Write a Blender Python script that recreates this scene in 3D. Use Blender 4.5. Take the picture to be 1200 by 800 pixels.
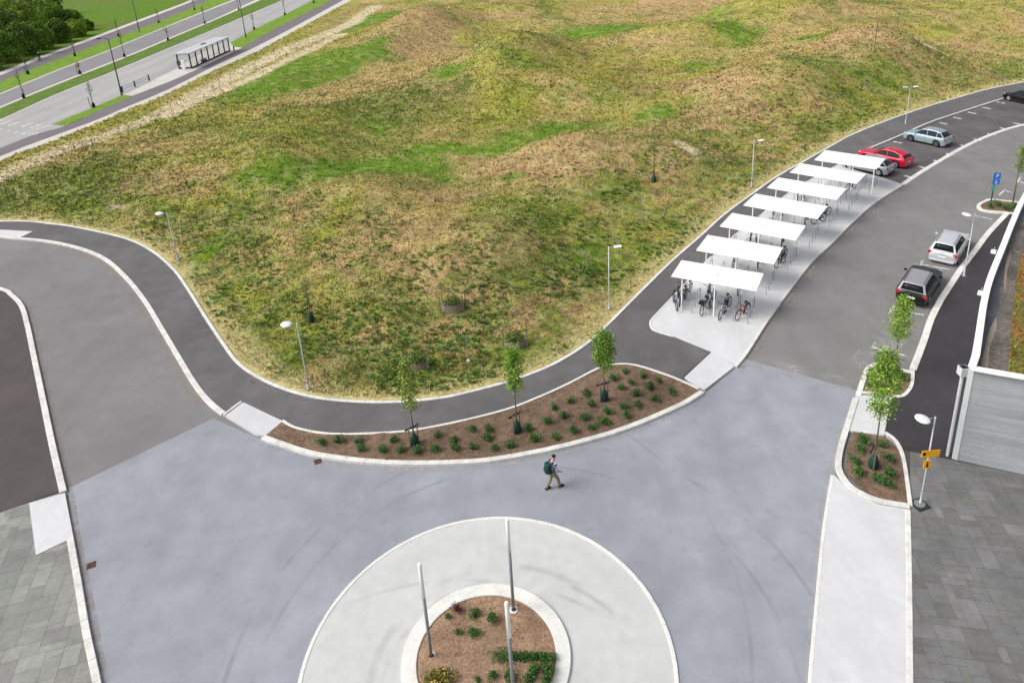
import bpy, bmesh, math, random
import numpy as np
from mathutils import Vector, Matrix
from mathutils.geometry import tessellate_polygon
random.seed(7); rng = np.random.default_rng(7)
S = bpy.context.scene
for o in list(bpy.data.objects): bpy.data.objects.remove(o)
COL = S.collection
R = math.radians
# ------------------------------------------------------------------ camera
F_PX, PITCH, ROLL, PX, PY, H = 869.51, .3565, -.0549, 606.33, 215.7, 24.455
_cp, _sp = math.cos(PITCH), math.sin(PITCH); _c, _s = math.cos(ROLL), math.sin(ROLL)
_r0 = np.array([1, 0, 0.]); _u0 = np.array([0, _sp, _cp]); FW = np.array([0, _cp, -_sp])
RT = _c*_r0 + _s*_u0; UP = -_s*_r0 + _c*_u0
cam = bpy.data.cameras.new('camera'); co = bpy.data.objects.new('camera', cam); COL.objects.link(co)
co.matrix_world = Matrix(((RT[0], UP[0], -FW[0], 0), (RT[1], UP[1], -FW[1], 0), (RT[2], UP[2], -FW[2], H), (0, 0, 0, 1)))
cam.sensor_fit = 'HORIZONTAL'; cam.sensor_width = 36; cam.lens = 36*F_PX/1200
cam.shift_x = (600-PX)/1200; cam.shift_y = (PY-400)/1200
cam.clip_start = .5; cam.clip_end = 6000
S.camera = co
# ------------------------------------------------------------------ sky, sun, exposure
W = bpy.data.worlds.new('World'); S.world = W; W.use_nodes = True
wn, wl = W.node_tree.nodes, W.node_tree.links
sky = wn.new('ShaderNodeTexSky'); sky.sky_type = 'NISHITA'; sky.sun_disc = False
SUN_EL, SUN_AZ = R(44), R(262)          # azimuth clockwise from +y
sky.sun_elevation = SUN_EL; sky.sun_rotation = SUN_AZ; sky.dust_density = 4; sky.ozone_density = .6; sky.air_density = .9
hs = wn.new('ShaderNodeHueSaturation'); hs.inputs['Saturation'].default_value = .35
wl.new(sky.outputs[0], hs.inputs['Color']); wl.new(hs.outputs[0], wn['Background'].inputs[0])
wn['Background'].inputs[1].default_value = .115
sl = bpy.data.lights.new('sun', 'SUN'); sl.energy = 1.3; sl.angle = R(34); sl.color = (1, .97, .92)
so = bpy.data.objects.new('sun', sl); COL.objects.link(so)
sd = Vector((math.sin(SUN_AZ)*math.cos(SUN_EL), math.cos(SUN_AZ)*math.cos(SUN_EL), math.sin(SUN_EL)))
so.rotation_euler = (-sd).to_track_quat('-Z', 'Y').to_euler()
S.view_settings.view_transform = 'Standard'; S.view_settings.look = 'None'
S.view_settings.exposure = 0.60; S.view_settings.gamma = 1
# ------------------------------------------------------------------ helpers
def G(x, y, z=0.):
    d = (x-PX)*RT - (y-PY)*UP + F_PX*FW
    t = (z-H)/d[2]
    return Vector((d[0]*t, d[1]*t, z))
def proj(P):
    v = np.array(P, float)-np.array([0, 0, H]); q = v@FW
    return PX+F_PX*(v@RT)/q, PY-F_PX*(v@UP)/q
def height_to(base, ytop):
    lo, hi = 0, 20
    for _ in range(40):
        m = (lo+hi)/2
        if proj((base[0], base[1], base[2]+m))[1] > ytop: lo = m
        else: hi = m
    return lo
def tag(o, label=None, cat=None, group=None, kind=None):
    if label: o['label'] = label
    if cat: o['category'] = cat
    if group: o['group'] = group
    if kind: o['kind'] = kind
    return o
def empty(name, loc=(0, 0, 0), rz=0, label=None, cat=None, group=None):
    o = bpy.data.objects.new(name, None); COL.objects.link(o); o.location = loc; o.rotation_euler.z = rz
    o.empty_display_size = .2
    return tag(o, label, cat, group)
def copy_tree(o, parent=None):
    c = o.copy(); COL.objects.link(c); c.parent = parent
    for ch in list(o.children): copy_tree(ch, c)
    return c
class MB:
    def __init__(s): s.v = []; s.f = []; s.m = []; s.cur = 0
    def add(s, vs, fs):
        b = len(s.v); s.v += [tuple(v) for v in vs]
        for f in fs: s.f.append(tuple(i+b for i in f)); s.m.append(s.cur)
        return s
    def box(s, c, d, rz=0, M=None):
        x, y, z = d[0]/2, d[1]/2, d[2]/2
        vs = [Vector((a*x, b*y, e*z)) for a in (-1, 1) for b in (-1, 1) for e in (-1, 1)]
        rm = M if M else Matrix.Rotation(rz, 3, 'Z')
        vs = [rm@v+Vector(c) for v in vs]
        return s.add(vs, [(0, 1, 3, 2), (4, 6, 7, 5), (0, 4, 5, 1), (2, 3, 7, 6), (0, 2, 6, 4), (1, 5, 7, 3)])
    def tube(s, pts, rad, n=8, cap=True):
        pts = [Vector(p) for p in pts]; k = len(pts)
        rs = rad if isinstance(rad, (list, tuple)) else [rad]*k
        rings = []; t0 = None
        for i, p in enumerate(pts):
            t = (pts[min(i+1, k-1)]-pts[max(i-1, 0)])
            t = t.normalized() if t.length > 1e-9 else Vector((0, 0, 1))
            a = t.orthogonal().normalized() if t0 is None else (t0-t*t0.dot(t)).normalized()
            t0 = a; b = t.cross(a)
            rings.append([p+(a*math.cos(2*math.pi*j/n)+b*math.sin(2*math.pi*j/n))*rs[i] for j in range(n)])
        vs = [v for r_ in rings for v in r_]; fs = []
        for i in range(k-1):
            for j in range(n): fs.append((i*n+j, i*n+(j+1) % n, (i+1)*n+(j+1) % n, (i+1)*n+j))
        if cap: fs.append(tuple(range(n))[::-1]); fs.append(tuple((k-1)*n+j for j in range(n)))
        return s.add(vs, fs)
    def lathe(s, prof, c=(0, 0, 0), n=20, axis='Z'):
        vs = []
        for (r_, z) in prof:
            for j in range(n):
                a = 2*math.pi*j/n; p = (r_*math.cos(a), r_*math.sin(a), z)
                if axis == 'Y': p = (p[0], p[2], p[1])
                if axis == 'X': p = (p[2], p[0], p[1])
                vs.append(Vector(p)+Vector(c))
        fs = []
        for i in range(len(prof)-1):
            for j in range(n): fs.append((i*n+j, i*n+(j+1) % n, (i+1)*n+(j+1) % n, (i+1)*n+j))
        fs.append(tuple(range(n))[::-1]); fs.append(tuple((len(prof)-1)*n+j for j in range(n)))
        return s.add(vs, fs)
    def torus(s, c, R_, r_, axis='Y', n=22, m=6):
        pts = []
        for i in range(n+1):
            a = 2*math.pi*i/n; p = (R_*math.cos(a), 0, R_*math.sin(a)) if axis == 'Y' else (R_*math.cos(a), R_*math.sin(a), 0)
            pts.append(Vector(c)+Vector(p))
        return s.tube(pts, r_, m, cap=False)
    def poly(s, pts, z=None):
        pts = [Vector((p[0], p[1], p[2] if z is None else z)) for p in pts]
        tr = tessellate_polygon([pts]); fs = []
        for t in tr:
            a, b, c_ = (pts[i] for i in t)
            fs.append(tuple(t) if (b-a).cross(c_-a).z > 0 else tuple(t[::-1]))
        return s.add(pts, fs)
    def prism(s, pts, z0, z1):
        s.poly(pts, z1); n = len(pts)
        vs = [(p[0], p[1], z) for p in pts for z in (z0, z1)]
        return s.add(vs, [(2*i, 2*((i+1) % n), 2*((i+1) % n)+1, 2*i+1) for i in range(n)])
    def build(s, name, mat, parent=None, smooth=False, bevel=0, seg=2):
        me = bpy.data.meshes.new(name); me.from_pydata(s.v, [], s.f)
        mats = mat if isinstance(mat, (list, tuple)) else [mat]
        for m in mats: me.materials.append(m)
        if len(mats) > 1: me.polygons.foreach_set('material_index', s.m)
        bm = bmesh.new(); bm.from_mesh(me); bmesh.ops.recalc_face_normals(bm, faces=bm.faces); bm.to_mesh(me); bm.free()
        if smooth: me.shade_smooth()
        me.update()
        o = bpy.data.objects.new(name, me); COL.objects.link(o)
        if parent: o.parent = parent
        if bevel:
            b = o.modifiers.new('b', 'BEVEL'); b.width = bevel; b.segments = seg; b.limit_method = 'ANGLE'; b.angle_limit = R(35)
        return o
def flat(name, pts, z, mat):                      # a ground sheet, normals up
    mb = MB().poly(pts, z)
    me = bpy.data.meshes.new(name); me.from_pydata(mb.v, [], mb.f); me.materials.append(mat)
    o = bpy.data.objects.new(name, me); COL.objects.link(o); return tag(o, kind='structure')
def catmull(P, n=6, closed=False):
    P = [Vector(p) for p in P]; out = []; k = len(P)
    rngi = range(k if closed else k-1)
    for i in rngi:
        if closed: a, b, c_, d = P[(i-1) % k], P[i], P[(i+1) % k], P[(i+2) % k]
        else: a, b, c_, d = P[max(i-1, 0)], P[i], P[i+1], P[min(i+2, k-1)]
        for j in range(n):
            t = j/n
            out.append(.5*((2*b)+(c_-a)*t+(2*a-5*b+4*c_-d)*t*t+(3*b-a-3*c_+d)*t**3))
    if not closed: out.append(P[-1])
    return out
def L(px, z=0., n=6, closed=False, smooth=True):
    P = [G(x, y, z) for x, y in px]
    return catmull(P, n, closed) if smooth else P
def stones(pts, closed, unit=1.0, gap=.007):
    """cut a centre line into kerb stones about a metre long with narrow joints"""
    P = [Vector((p[0], p[1])) for p in pts]
    if closed: P.append(P[0])
    cum = [0]
    for a, b in zip(P[:-1], P[1:]): cum.append(cum[-1]+(b-a).length)
    T = cum[-1]; n = max(1, round(T/unit)); out = []
    def at(d):
        for i in range(len(P)-1):
            if cum[i+1] >= d: f = (d-cum[i])/max(cum[i+1]-cum[i], 1e-9); return P[i].lerp(P[i+1], f)
        return P[-1]
    for k in range(n):
        a, b = T*k/n+gap/2, T*(k+1)/n-gap/2
        out.append([at(a)]+[P[i] for i in range(len(P)) if a+.03 < cum[i] < b-.03]+[at(b)])
    return out
def ribbon(name, pts, w, z0, z1, mat, closed=False, kind='structure', bev=.018):
    if name == 'kerb':
        mb = MB(); allp = list(pts)
        for st in stones(pts, closed):
            dz = random.uniform(-.003, .003); n = len(st); vs = []
            for i, p in enumerate(st):
                t = (st[min(i+1, n-1)]-st[max(i-1, 0)]).normalized(); nx = Vector((-t.y, t.x))*w/2
                l, q = p+nx, p-nx; vs += [(l.x, l.y, z0), (l.x, l.y, z1+dz), (q.x, q.y, z1+dz), (q.x, q.y, z0)]
            fs = [(4*i+k, 4*i+4+k, 4*i+5+k, 4*i+1+k) for i in range(n-1) for k in range(3)]+[(0, 1, 2, 3), (4*n-4, 4*n-3, 4*n-2, 4*n-1)]
            mb.add(vs, fs)
        return tag(mb.build(name, mat, bevel=min(bev, .012), seg=1), kind=kind)
    n = len(pts); lf = []; rt = []
    for i, p in enumerate(pts):
        a = pts[(i-1) % n] if closed or i else pts[0]; b = pts[(i+1) % n] if closed or i < n-1 else pts[-1]
        t = Vector((b[0]-a[0], b[1]-a[1])).normalized(); nx = Vector((-t.y, t.x))*w/2
        lf.append((p[0]+nx.x, p[1]+nx.y)); rt.append((p[0]-nx.x, p[1]-nx.y))
    mb = MB(); vs = []
    for l, r_ in zip(lf, rt): vs += [(*l, z0), (*l, z1), (*r_, z1), (*r_, z0)]
    fs = []
    for i in range(n if closed else n-1):
        j = (i+1) % n
        for k in range(3): fs.append((4*i+k, 4*j+k, 4*j+k+1, 4*i+k+1))
    if not closed: fs += [(0, 1, 2, 3), (4*n-4, 4*n-3, 4*n-2, 4*n-1)]
    mb.add(vs, fs)
    o = mb.build(name, mat, bevel=bev, seg=1); return tag(o, kind=kind) if kind else o
# ------------------------------------------------------------------ materials
def mat(name, col, rough=.8, metal=0., noise=(), bump=0., bscale=60, spec=.3, coat=0., attr=False, trans=0.):
    m = bpy.data.materials.new(name); m.use_nodes = True; nt = m.node_tree; N, K = nt.nodes, nt.links
    b = N['Principled BSDF']; b.inputs['Roughness'].default_value = rough; b.inputs['Metallic'].default_value = metal
    b.inputs['Specular IOR Level'].default_value = spec; b.inputs['Coat Weight'].default_value = coat
    tc = N.new('ShaderNodeTexCoord')
    if attr:
        a = N.new('ShaderNodeAttribute'); a.attribute_name = 'Col'; cur = a.outputs['Color']
    else:
        c_ = N.new('ShaderNodeRGB'); c_.outputs[0].default_value = (*col, 1); cur = c_.outputs[0]
    for nz in noise:                                # (scale, amount[, detail, stretch xyz])
        sc, am = nz[0], nz[1]
        t = N.new('ShaderNodeTexNoise'); t.inputs['Scale'].default_value = sc; t.inputs['Detail'].default_value = nz[2] if len(nz) > 2 else 3
        if len(nz) > 3:
            mp = N.new('ShaderNodeMapping'); mp.inputs['Scale'].default_value = nz[3]; mp.inputs['Rotation'].default_value = (0, 0, nz[4] if len(nz) > 4 else 0)
            K.new(tc.outputs['Object'], mp.inputs[0]); K.new(mp.outputs[0], t.inputs['Vector'])
        else: K.new(tc.outputs['Object'], t.inputs['Vector'])
        mr = N.new('ShaderNodeMapRange'); mr.inputs['From Min'].default_value = .3; mr.inputs['From Max'].default_value = .7
        mr.inputs['To Min'].default_value = 1-am; mr.inputs['To Max'].default_value = 1+am; K.new(t.outputs['Fac'], mr.inputs[0])
        mx = N.new('ShaderNodeVectorMath'); mx.operation = 'SCALE'; K.new(cur, mx.inputs[0]); K.new(mr.outputs[0], mx.inputs['Scale']); cur = mx.outputs[0]
    K.new(cur, b.inputs['Base Color'])
    if bump:
        t = N.new('ShaderNodeTexNoise'); t.inputs['Scale'].default_value = bscale; t.inputs['Detail'].default_value = 4
        K.new(tc.outputs['Object'], t.inputs['Vector'])
        bp = N.new('ShaderNodeBump'); bp.inputs['Strength'].default_value = bump; bp.inputs['Distance'].default_value = .03
        K.new(t.outputs['Fac'], bp.inputs['Height']); K.new(bp.outputs[0], b.inputs['Normal'])
    return m
def asphalt(name, col, blot=.1, tint=None, rot=0.6):
    m = mat(name, col, .88, noise=((.18, blot, 4), (.9, blot*.8, 5), (.5, blot*.7, 3, (1, .12, 1), rot), (45, .16, 2)), bump=.25, bscale=90, spec=.25)
    nt = m.node_tree; N, K = nt.nodes, nt.links
    # small dark spots and pits
    # wear: pale dusty patches and thin darker cracks-like seams
    b = N['Principled BSDF']; src = b.inputs['Base Color'].links[0].from_socket
    tc = [n for n in N if n.type == 'TEX_COORD'][0]
    t = N.new('ShaderNodeTexNoise'); t.inputs['Scale'].default_value = .33; t.inputs['Detail'].default_value = 8; t.inputs['Roughness'].default_value = .62
    K.new(tc.outputs['Object'], t.inputs['Vector'])
    mr = N.new('ShaderNodeMapRange'); mr.inputs['From Min'].default_value = .56; mr.inputs['From Max'].default_value = .75; mr.inputs['To Max'].default_value = .35
    K.new(t.outputs['Fac'], mr.inputs[0])
    mx = N.new('ShaderNodeMix'); mx.data_type = 'RGBA'; K.new(mr.outputs[0], mx.inputs[0]); K.new(src, mx.inputs[6])
    mx.inputs[7].default_value = (*(tint or [c_*1.35 for c_ in col]), 1); cur = mx.outputs[2]
    for sc, lo, hi, am, cc in ((1.7, .62, .72, .30, .62), (6, .66, .74, .35, .6), (11, .68, .74, .4, 1.35), (.7, .60, .64, .12, .75)):
        t = N.new('ShaderNodeTexNoise'); t.inputs['Scale'].default_value = sc; t.inputs['Detail'].default_value = 5; mp = N.new('ShaderNodeMapping'); mp.inputs['Location'].default_value = (sc*3, 7, 0); K.new(tc.outputs['Object'], mp.inputs[0]); K.new(mp.outputs[0], t.inputs['Vector'])
        mr = N.new('ShaderNodeMapRange'); mr.inputs['From Min'].default_value = lo; mr.inputs['From Max'].default_value = hi; mr.inputs['To Max'].default_value = am; K.new(t.outputs['Fac'], mr.inputs[0])
        m2 = N.new('ShaderNodeMix'); m2.data_type = 'RGBA'; K.new(mr.outputs[0], m2.inputs[0]); K.new(cur, m2.inputs[6]); m2.inputs[7].default_value = (*[v*cc for v in col], 1); cur = m2.outputs[2]
    K.new(cur, b.inputs['Base Color'])
    return m
M = {}
M['road'] = asphalt('asphalt_road', (.205, .197, .199), .08, (.27, .255, .245))
M['junction'] = asphalt('bluish_asphalt', (.295, .307, .345), .10, (.38, .385, .41), rot=-.5)
M['path'] = asphalt('asphalt_footpath', (.130, .123, .127), .13, (.18, .17, .165), rot=-.9)
M['lot'] = asphalt('asphalt_dark_lot', (.090, .076, .078), .08, (.11, .09, .085))
M['ramp'] = asphalt('asphalt_black', (.048, .045, .049), .10, (.075, .07, .07))
M['parking'] = asphalt('asphalt_parking', (.118, .110, .112), .2, (.15, .135, .13), rot=.2)
M['concrete'] = mat('light_concrete', (.54, .535, .52), .85, noise=((.35, .06, 5), (2.5, .05, 4), (40, .05, 2)), bump=.15)
M['slab'] = mat('pale_concrete_slab', (.585, .59, .60), .85, noise=((.3, .05, 5), (3, .04, 4), (.8, .05, 3, (1, .15, 1), .3), (50, .04, 2)), bump=.1)
M['kerb'] = mat('white_kerb_stone', (.66, .645, .61), .8, noise=((.6, .10, 4), (2.6, .14, 5), (14, .10, 3), (60, .06, 2)), bump=.15)
M['kerb_white'] = mat('white_line_concrete', (.70, .69, .65), .75, noise=((1.5, .09, 5), (14, .09, 3)))
M['paint'] = mat('road_paint', (.72, .72, .70), .7, noise=((5, .25, 5), (25, .18, 3)))
M['soil'] = mat('soil', (.180, .120, .080), .95, noise=((.8, .2, 5), (4, .28, 5), (14, .35, 4), (40, .3, 3)), bump=1., bscale=22)
M['soil_red'] = mat('dry_soil', (.30, .195, .125), .95, noise=((1.2, .2, 5), (9, .3, 5), (40, .25, 3)), bump=1., bscale=22)
M['galv'] = mat('galvanised_steel', (.42, .43, .45), .45, .6, noise=((6, .08),))
M['white'] = mat('white_painted_metal', (.90, .90, .89), .45, noise=((2, .03),))
M['lampwhite'] = mat('lamp_head_white', (.78, .79, .80), .35)
M['black'] = mat('black_painted_steel', (.022, .024, .028), .45)
M['rubber'] = mat('rubber', (.02, .02, .021), .85)
M['rim'] = mat('alloy', (.45, .46, .48), .35, .7)
M['rimdark'] = mat('dark_alloy', (.12, .12, .13), .4, .6)
M['glass'] = mat('car_glass', (.010, .013, .017), .12, spec=.22)
M['steel'] = mat('brushed_steel', (.40, .41, .42), .4, .7)
M['bark'] = mat('bark', (.12, .10, .075), .9, noise=((20, .3),))
M['stake'] = mat('weathered_wood', (.17, .14, .11), .9, noise=((8, .2),))
M['bag'] = mat('green_watering_bag', (.012, .05, .035), .6, noise=((10, .3),), bump=.4, bscale=12)
M['red_lens'] = mat('red_lens', (.45, .012, .02), .2, spec=.6)
M['lens'] = mat('clear_lens', (.55, .57, .6), .15, spec=.6)
M['plate'] = mat('plate', (.75, .76, .77), .5)
M['seam'] = mat('dark_trim', (.015, .015, .017), .6)
M['paintdark'] = mat('dark_plastic', (.03, .03, .033), .6)
M['leaf'] = mat('leaf', (.1, .2, .03), .6, attr=True)
M['grate'] = mat('rusty_iron', (.10, .045, .03), .8, noise=((20, .4),), bump=.5, bscale=40)
def carpaint(n, c_, metal=.35, coat=.5): return mat(n, c_, .32, metal, spec=.4, coat=coat)
# paving: staggered slabs
def paving(name, c1, c2, rot, bw, rh, mortar):
    m = bpy.data.materials.new(name); m.use_nodes = True; N, K = m.node_tree.nodes, m.node_tree.links; b = N['Principled BSDF']
    tc = N.new('ShaderNodeTexCoord'); mp = N.new('ShaderNodeMapping'); mp.inputs['Rotation'].default_value = (0, 0, rot); K.new(tc.outputs['Object'], mp.inputs[0])
    br = N.new('ShaderNodeTexBrick'); br.inputs['Scale'].default_value = 1; br.inputs['Brick Width'].default_value = bw; br.inputs['Row Height'].default_value = rh
    br.inputs['Mortar Size'].default_value = .007; br.inputs['Mortar Smooth'].default_value = .2; br.inputs['Bias'].default_value = 0
    br.offset = .37; br.offset_frequency = 2; br.squash = .68; br.squash_frequency = 2
    br.inputs['Color1'].default_value = (*c1, 1); br.inputs['Color2'].default_value = (*c2, 1); br.inputs['Mortar'].default_value = (*mortar, 1)
    K.new(mp.outputs[0], br.inputs['Vector'])
    t = N.new('ShaderNodeTexNoise'); t.inputs['Scale'].default_value = .5; t.inputs['Detail'].default_value = 5; K.new(tc.outputs['Object'], t.inputs['Vector'])
    t2 = N.new('ShaderNodeTexNoise'); t2.inputs['Scale'].default_value = 30; K.new(tc.outputs['Object'], t2.inputs['Vector'])
    ad = N.new('ShaderNodeMath'); ad.operation = 'MULTIPLY_ADD'; ad.inputs[1].default_value = .5; K.new(t.outputs['Fac'], ad.inputs[0])
    m2 = N.new('ShaderNodeMath'); m2.operation = 'MULTIPLY_ADD'; m2.inputs[1].default_value = .25; m2.inputs[2].default_value = .62
    K.new(t2.outputs['Fac'], m2.inputs[0]); K.new(m2.outputs[0], ad.inputs[2])
    mx = N.new('ShaderNodeVectorMath'); mx.operation = 'SCALE'; K.new(br.outputs['Color'], mx.inputs[0]); K.new(ad.outputs[0], mx.inputs['Scale'])
    K.new(mx.outputs[0], b.inputs['Base Color']); b.inputs['Roughness'].default_value = .8
    return m
M['pave_r'] = paving('grey_paving_slabs', (.118, .117, .116), (.185, .183, .18), .19, .74, .54, (.075, .073, .07))
M['pave_l'] = paving('greenish_grey_paving_slabs', (.205, .21, .192), (.275, .28, .255), -.29, .74, .48, (.16, .16, .145))
# ------------------------------------------------------------------ numpy noise
def vnoise(x, y, seed=0):
    xi = np.floor(x).astype(np.int64); yi = np.floor(y).astype(np.int64); xf = x-xi; yf = y-yi
    def h(a, b):
        n = (a*374761393+b*668265263+seed*1442695041) & 0x7fffffff
        n = ((n ^ (n >> 13))*1274126177) & 0x7fffffff; n = n ^ (n >> 16)
        return (n & 0xffff)/65535.
    u = xf*xf*(3-2*xf); v = yf*yf*(3-2*yf)
    return (h(xi, yi)*(1-u)+h(xi+1, yi)*u)*(1-v)+(h(xi, yi+1)*(1-u)+h(xi+1, yi+1)*u)*v
def fbm(x, y, o=4, seed=0, g=.5):
    s = 0; a = 1; t = 0
    for i in range(o):
        s = s+a*vnoise(x*2**i+i*17.3, y*2**i-i*9.1, seed+i); t += a; a *= g
    return s/t
# ------------------------------------------------------------------ outlines (ground points read off the survey of the place)
A_px = [(-420, 300), (-200, 268), (0, 259), (60, 262), (100, 268), (150, 280), (180, 295), (203, 315), (218, 335), (240, 370), (262, 403), (278, 424), (300, 440), (330, 454), (370, 465), (420, 470), (470, 470), (520, 465), (560, 456), (600, 445), (640, 430), (670, 414), (695, 396), (712, 380), (730, 362), (760, 332), (790, 303), (820, 277), (850, 250), (880, 228), (910, 207), (940, 190), (970, 173), (1000, 157), (1040, 141), (1080, 127), (1120, 115), (1160, 104), (1200, 96), (1300, 76), (1450, 58)]
A = L(A_px, .0, 4)
B_px = [(-300, 300), (-60, 276), (20, 279), (60, 283), (95, 291), (123, 303), (147, 324), (169, 351), (189, 384), (208, 416), (228, 449), (245, 470), (262, 484)]
Bc = L(B_px, .12, 5)
bedU_px = [(331, 492), (345, 500), (372, 506), (400, 508), (440, 507), (480, 504), (520, 497), (560, 488), (600, 477), (640, 461), (670, 447), (695, 434), (710, 428), (733, 426), (755, 430), (790, 442), (819, 455)]
bedL_px = [(308, 511), (330, 519), (365, 530), (410, 537), (460, 541), (520, 541), (570, 538), (620, 530), (670, 519), (720, 505), (760, 490), (800, 472), (823, 458)]
inner_px = [(1700, 60), (1450, 76), (1300, 92), (1200, 110), (1175, 115.4), (1122.5, 132), (1087.5, 144), (1056, 158), (1017.5, 174), (986, 191), (954.5, 208), (926, 225), (895, 249), (868, 270), (857, 279), (837.5, 298.4), (827.7, 305.7), (789, 347), (768, 369)]
slabBottom = [(761, 379), (765, 386), (789, 394), (833, 412)]
slabR_px = [(862, 429), (872, 417), (884, 399), (900, 374), (926.7, 337), (953, 304), (972, 287), (996.5, 262), (1024.5, 237.5), (1058, 216)]
strip_px = [(1058, 216), (1077, 203), (1100, 189), (1126, 174), (1150, 162.5), (1175, 153), (1200, 146), (1300, 122), (1450, 98), (1700, 78)]
boul_low = [(-200, 281), (0, 188), (397, 3)]
BA = [(-200, 274), (0, 188.5), (70, 163), (105, 148.5), (148.7, 130), (200, 108.8), (252.5, 82.2), (305, 59), (348.7, 35), (400, 7)]
def BL(px): return [G(x, y) for x, y in px]
# field polygon
Fpoly = [(p.x, p.y) for p in A] + [(500, 260), (600, 900), (-38, 900)] + [(p.x, p.y) for p in BL(BA[::-1]+[(-420, 384)])]
# ------------------------------------------------------------------ terrain
def seg_dist(x, y, pts):
    d = np.full(x.shape, 1e9)
    for (ax, ay), (bx, by) in zip(pts[:-1], pts[1:]):
        dx, dy = bx-ax, by-ay; l2 = dx*dx+dy*dy+1e-9
        t = np.clip(((x-ax)*dx+(y-ay)*dy)/l2, 0, 1)
        d = np.minimum(d, (x-ax-t*dx)**2+(y-ay-t*dy)**2)
    return np.sqrt(d)
def inside(x, y, poly):
    c_ = np.zeros(x.shape, bool); n = len(poly)
    for i in range(n):
        (x1, y1), (x2, y2) = poly[i], poly[(i+1) % n]
        if y1 == y2: continue
        k = ((y1 > y) != (y2 > y)) & (x < (x2-x1)*(y-y1)/(y2-y1)+x1); c_ ^= k
    return c_
Apts = [(p.x, p.y) for p in A]; Bpts = [(p.x, p.y) for p in BL(BA[::-1])]; Bpts = [(-38, 900)]+Bpts
def sstep(a, b, x): t = np.clip((x-a)/(b-a), 0, 1); return t*t*(3-2*t)
def bump_list(lst):
    out = []
    for (px, py, rx, ry, h) in lst:
        c_ = G(px, py); a = G(px+rx, py); b = G(px, py-ry); b2 = G(px, py+ry)
        out.append((c_.x, c_.y, (a-c_).length, max((b2-b).length/2, .3), h, math.atan2(a.y-c_.y, a.x-c_.x)))
    return out
def gsum(x, y, L_):
    s = np.zeros(x.shape)
    for (cx, cy, ra, rb, h, an) in L_:
        dx, dy = x-cx, y-cy; u = (dx*math.cos(an)+dy*math.sin(an))/ra; v = (-dx*math.sin(an)+dy*math.cos(an))/rb
        s = s+h*np.exp(-(u*u+v*v))
    return s
HILLS = bump_list([(340, 180, 110, 35, 1.6), (230, 330, 45, 35, -.6), (560, 290, 140, 60, 1.3), (460, 150, 90, 30, -.7), (700, 185, 110, 22, 1.5), (600, 90, 60, 18, 1.6), (470, 45, 50, 14, 1.8),
                   (790, 60, 70, 12, 1.8), (900, 120, 80, 25, 1.3), (1010, 75, 80, 20, 1.2), (640, 140, 80, 15, -.8), (930, 35, 90, 12, 1.5), (420, 235, 50, 18, .8), (330, 90, 40, 18, 1.2), (820, 200, 40, 20, .6)])
def hill(x, y):
    x = np.asarray(x, float); y = np.asarray(y, float)
    dA = seg_dist(x, y, Apts); dB = seg_dist(x, y, Bpts); ins = inside(x, y, Fpoly)
    m = sstep(.4, 12, dA)*sstep(6, 42, dB)
    far_ = sstep(35, 90, np.hypot(x, y))
    hh = (1.2+1.0*far_)*gsum(x, y, HILLS)+(2.2+4.2*far_)*(fbm(x/24, y/24, 2, 3)-.42)+1.5*(fbm(x/9, y/9, 3, 9)-.5)
    hh = hh*sstep(700, 300, np.hypot(x, y))
    z = .05+m*(hh+.5)+sstep(.2, 2.5, dA)*.22*(fbm(x/1.6, y/1.6, 3, 21)-.3)
    return np.where(ins, np.maximum(z, .03), -.09), ins, dA, dB
def hz(x, y): return float(hill(np.array([x]), np.array([y]))[0][0])
def GT(px, py):                                    # point on the uneven meadow
    z = 0
    for _ in range(12):
        p = G(px, py, z); z = .5*z+.5*hz(p.x, p.y)
    p = G(px, py, z); return Vector((p.x, p.y, hz(p.x, p.y)-.02))
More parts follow.
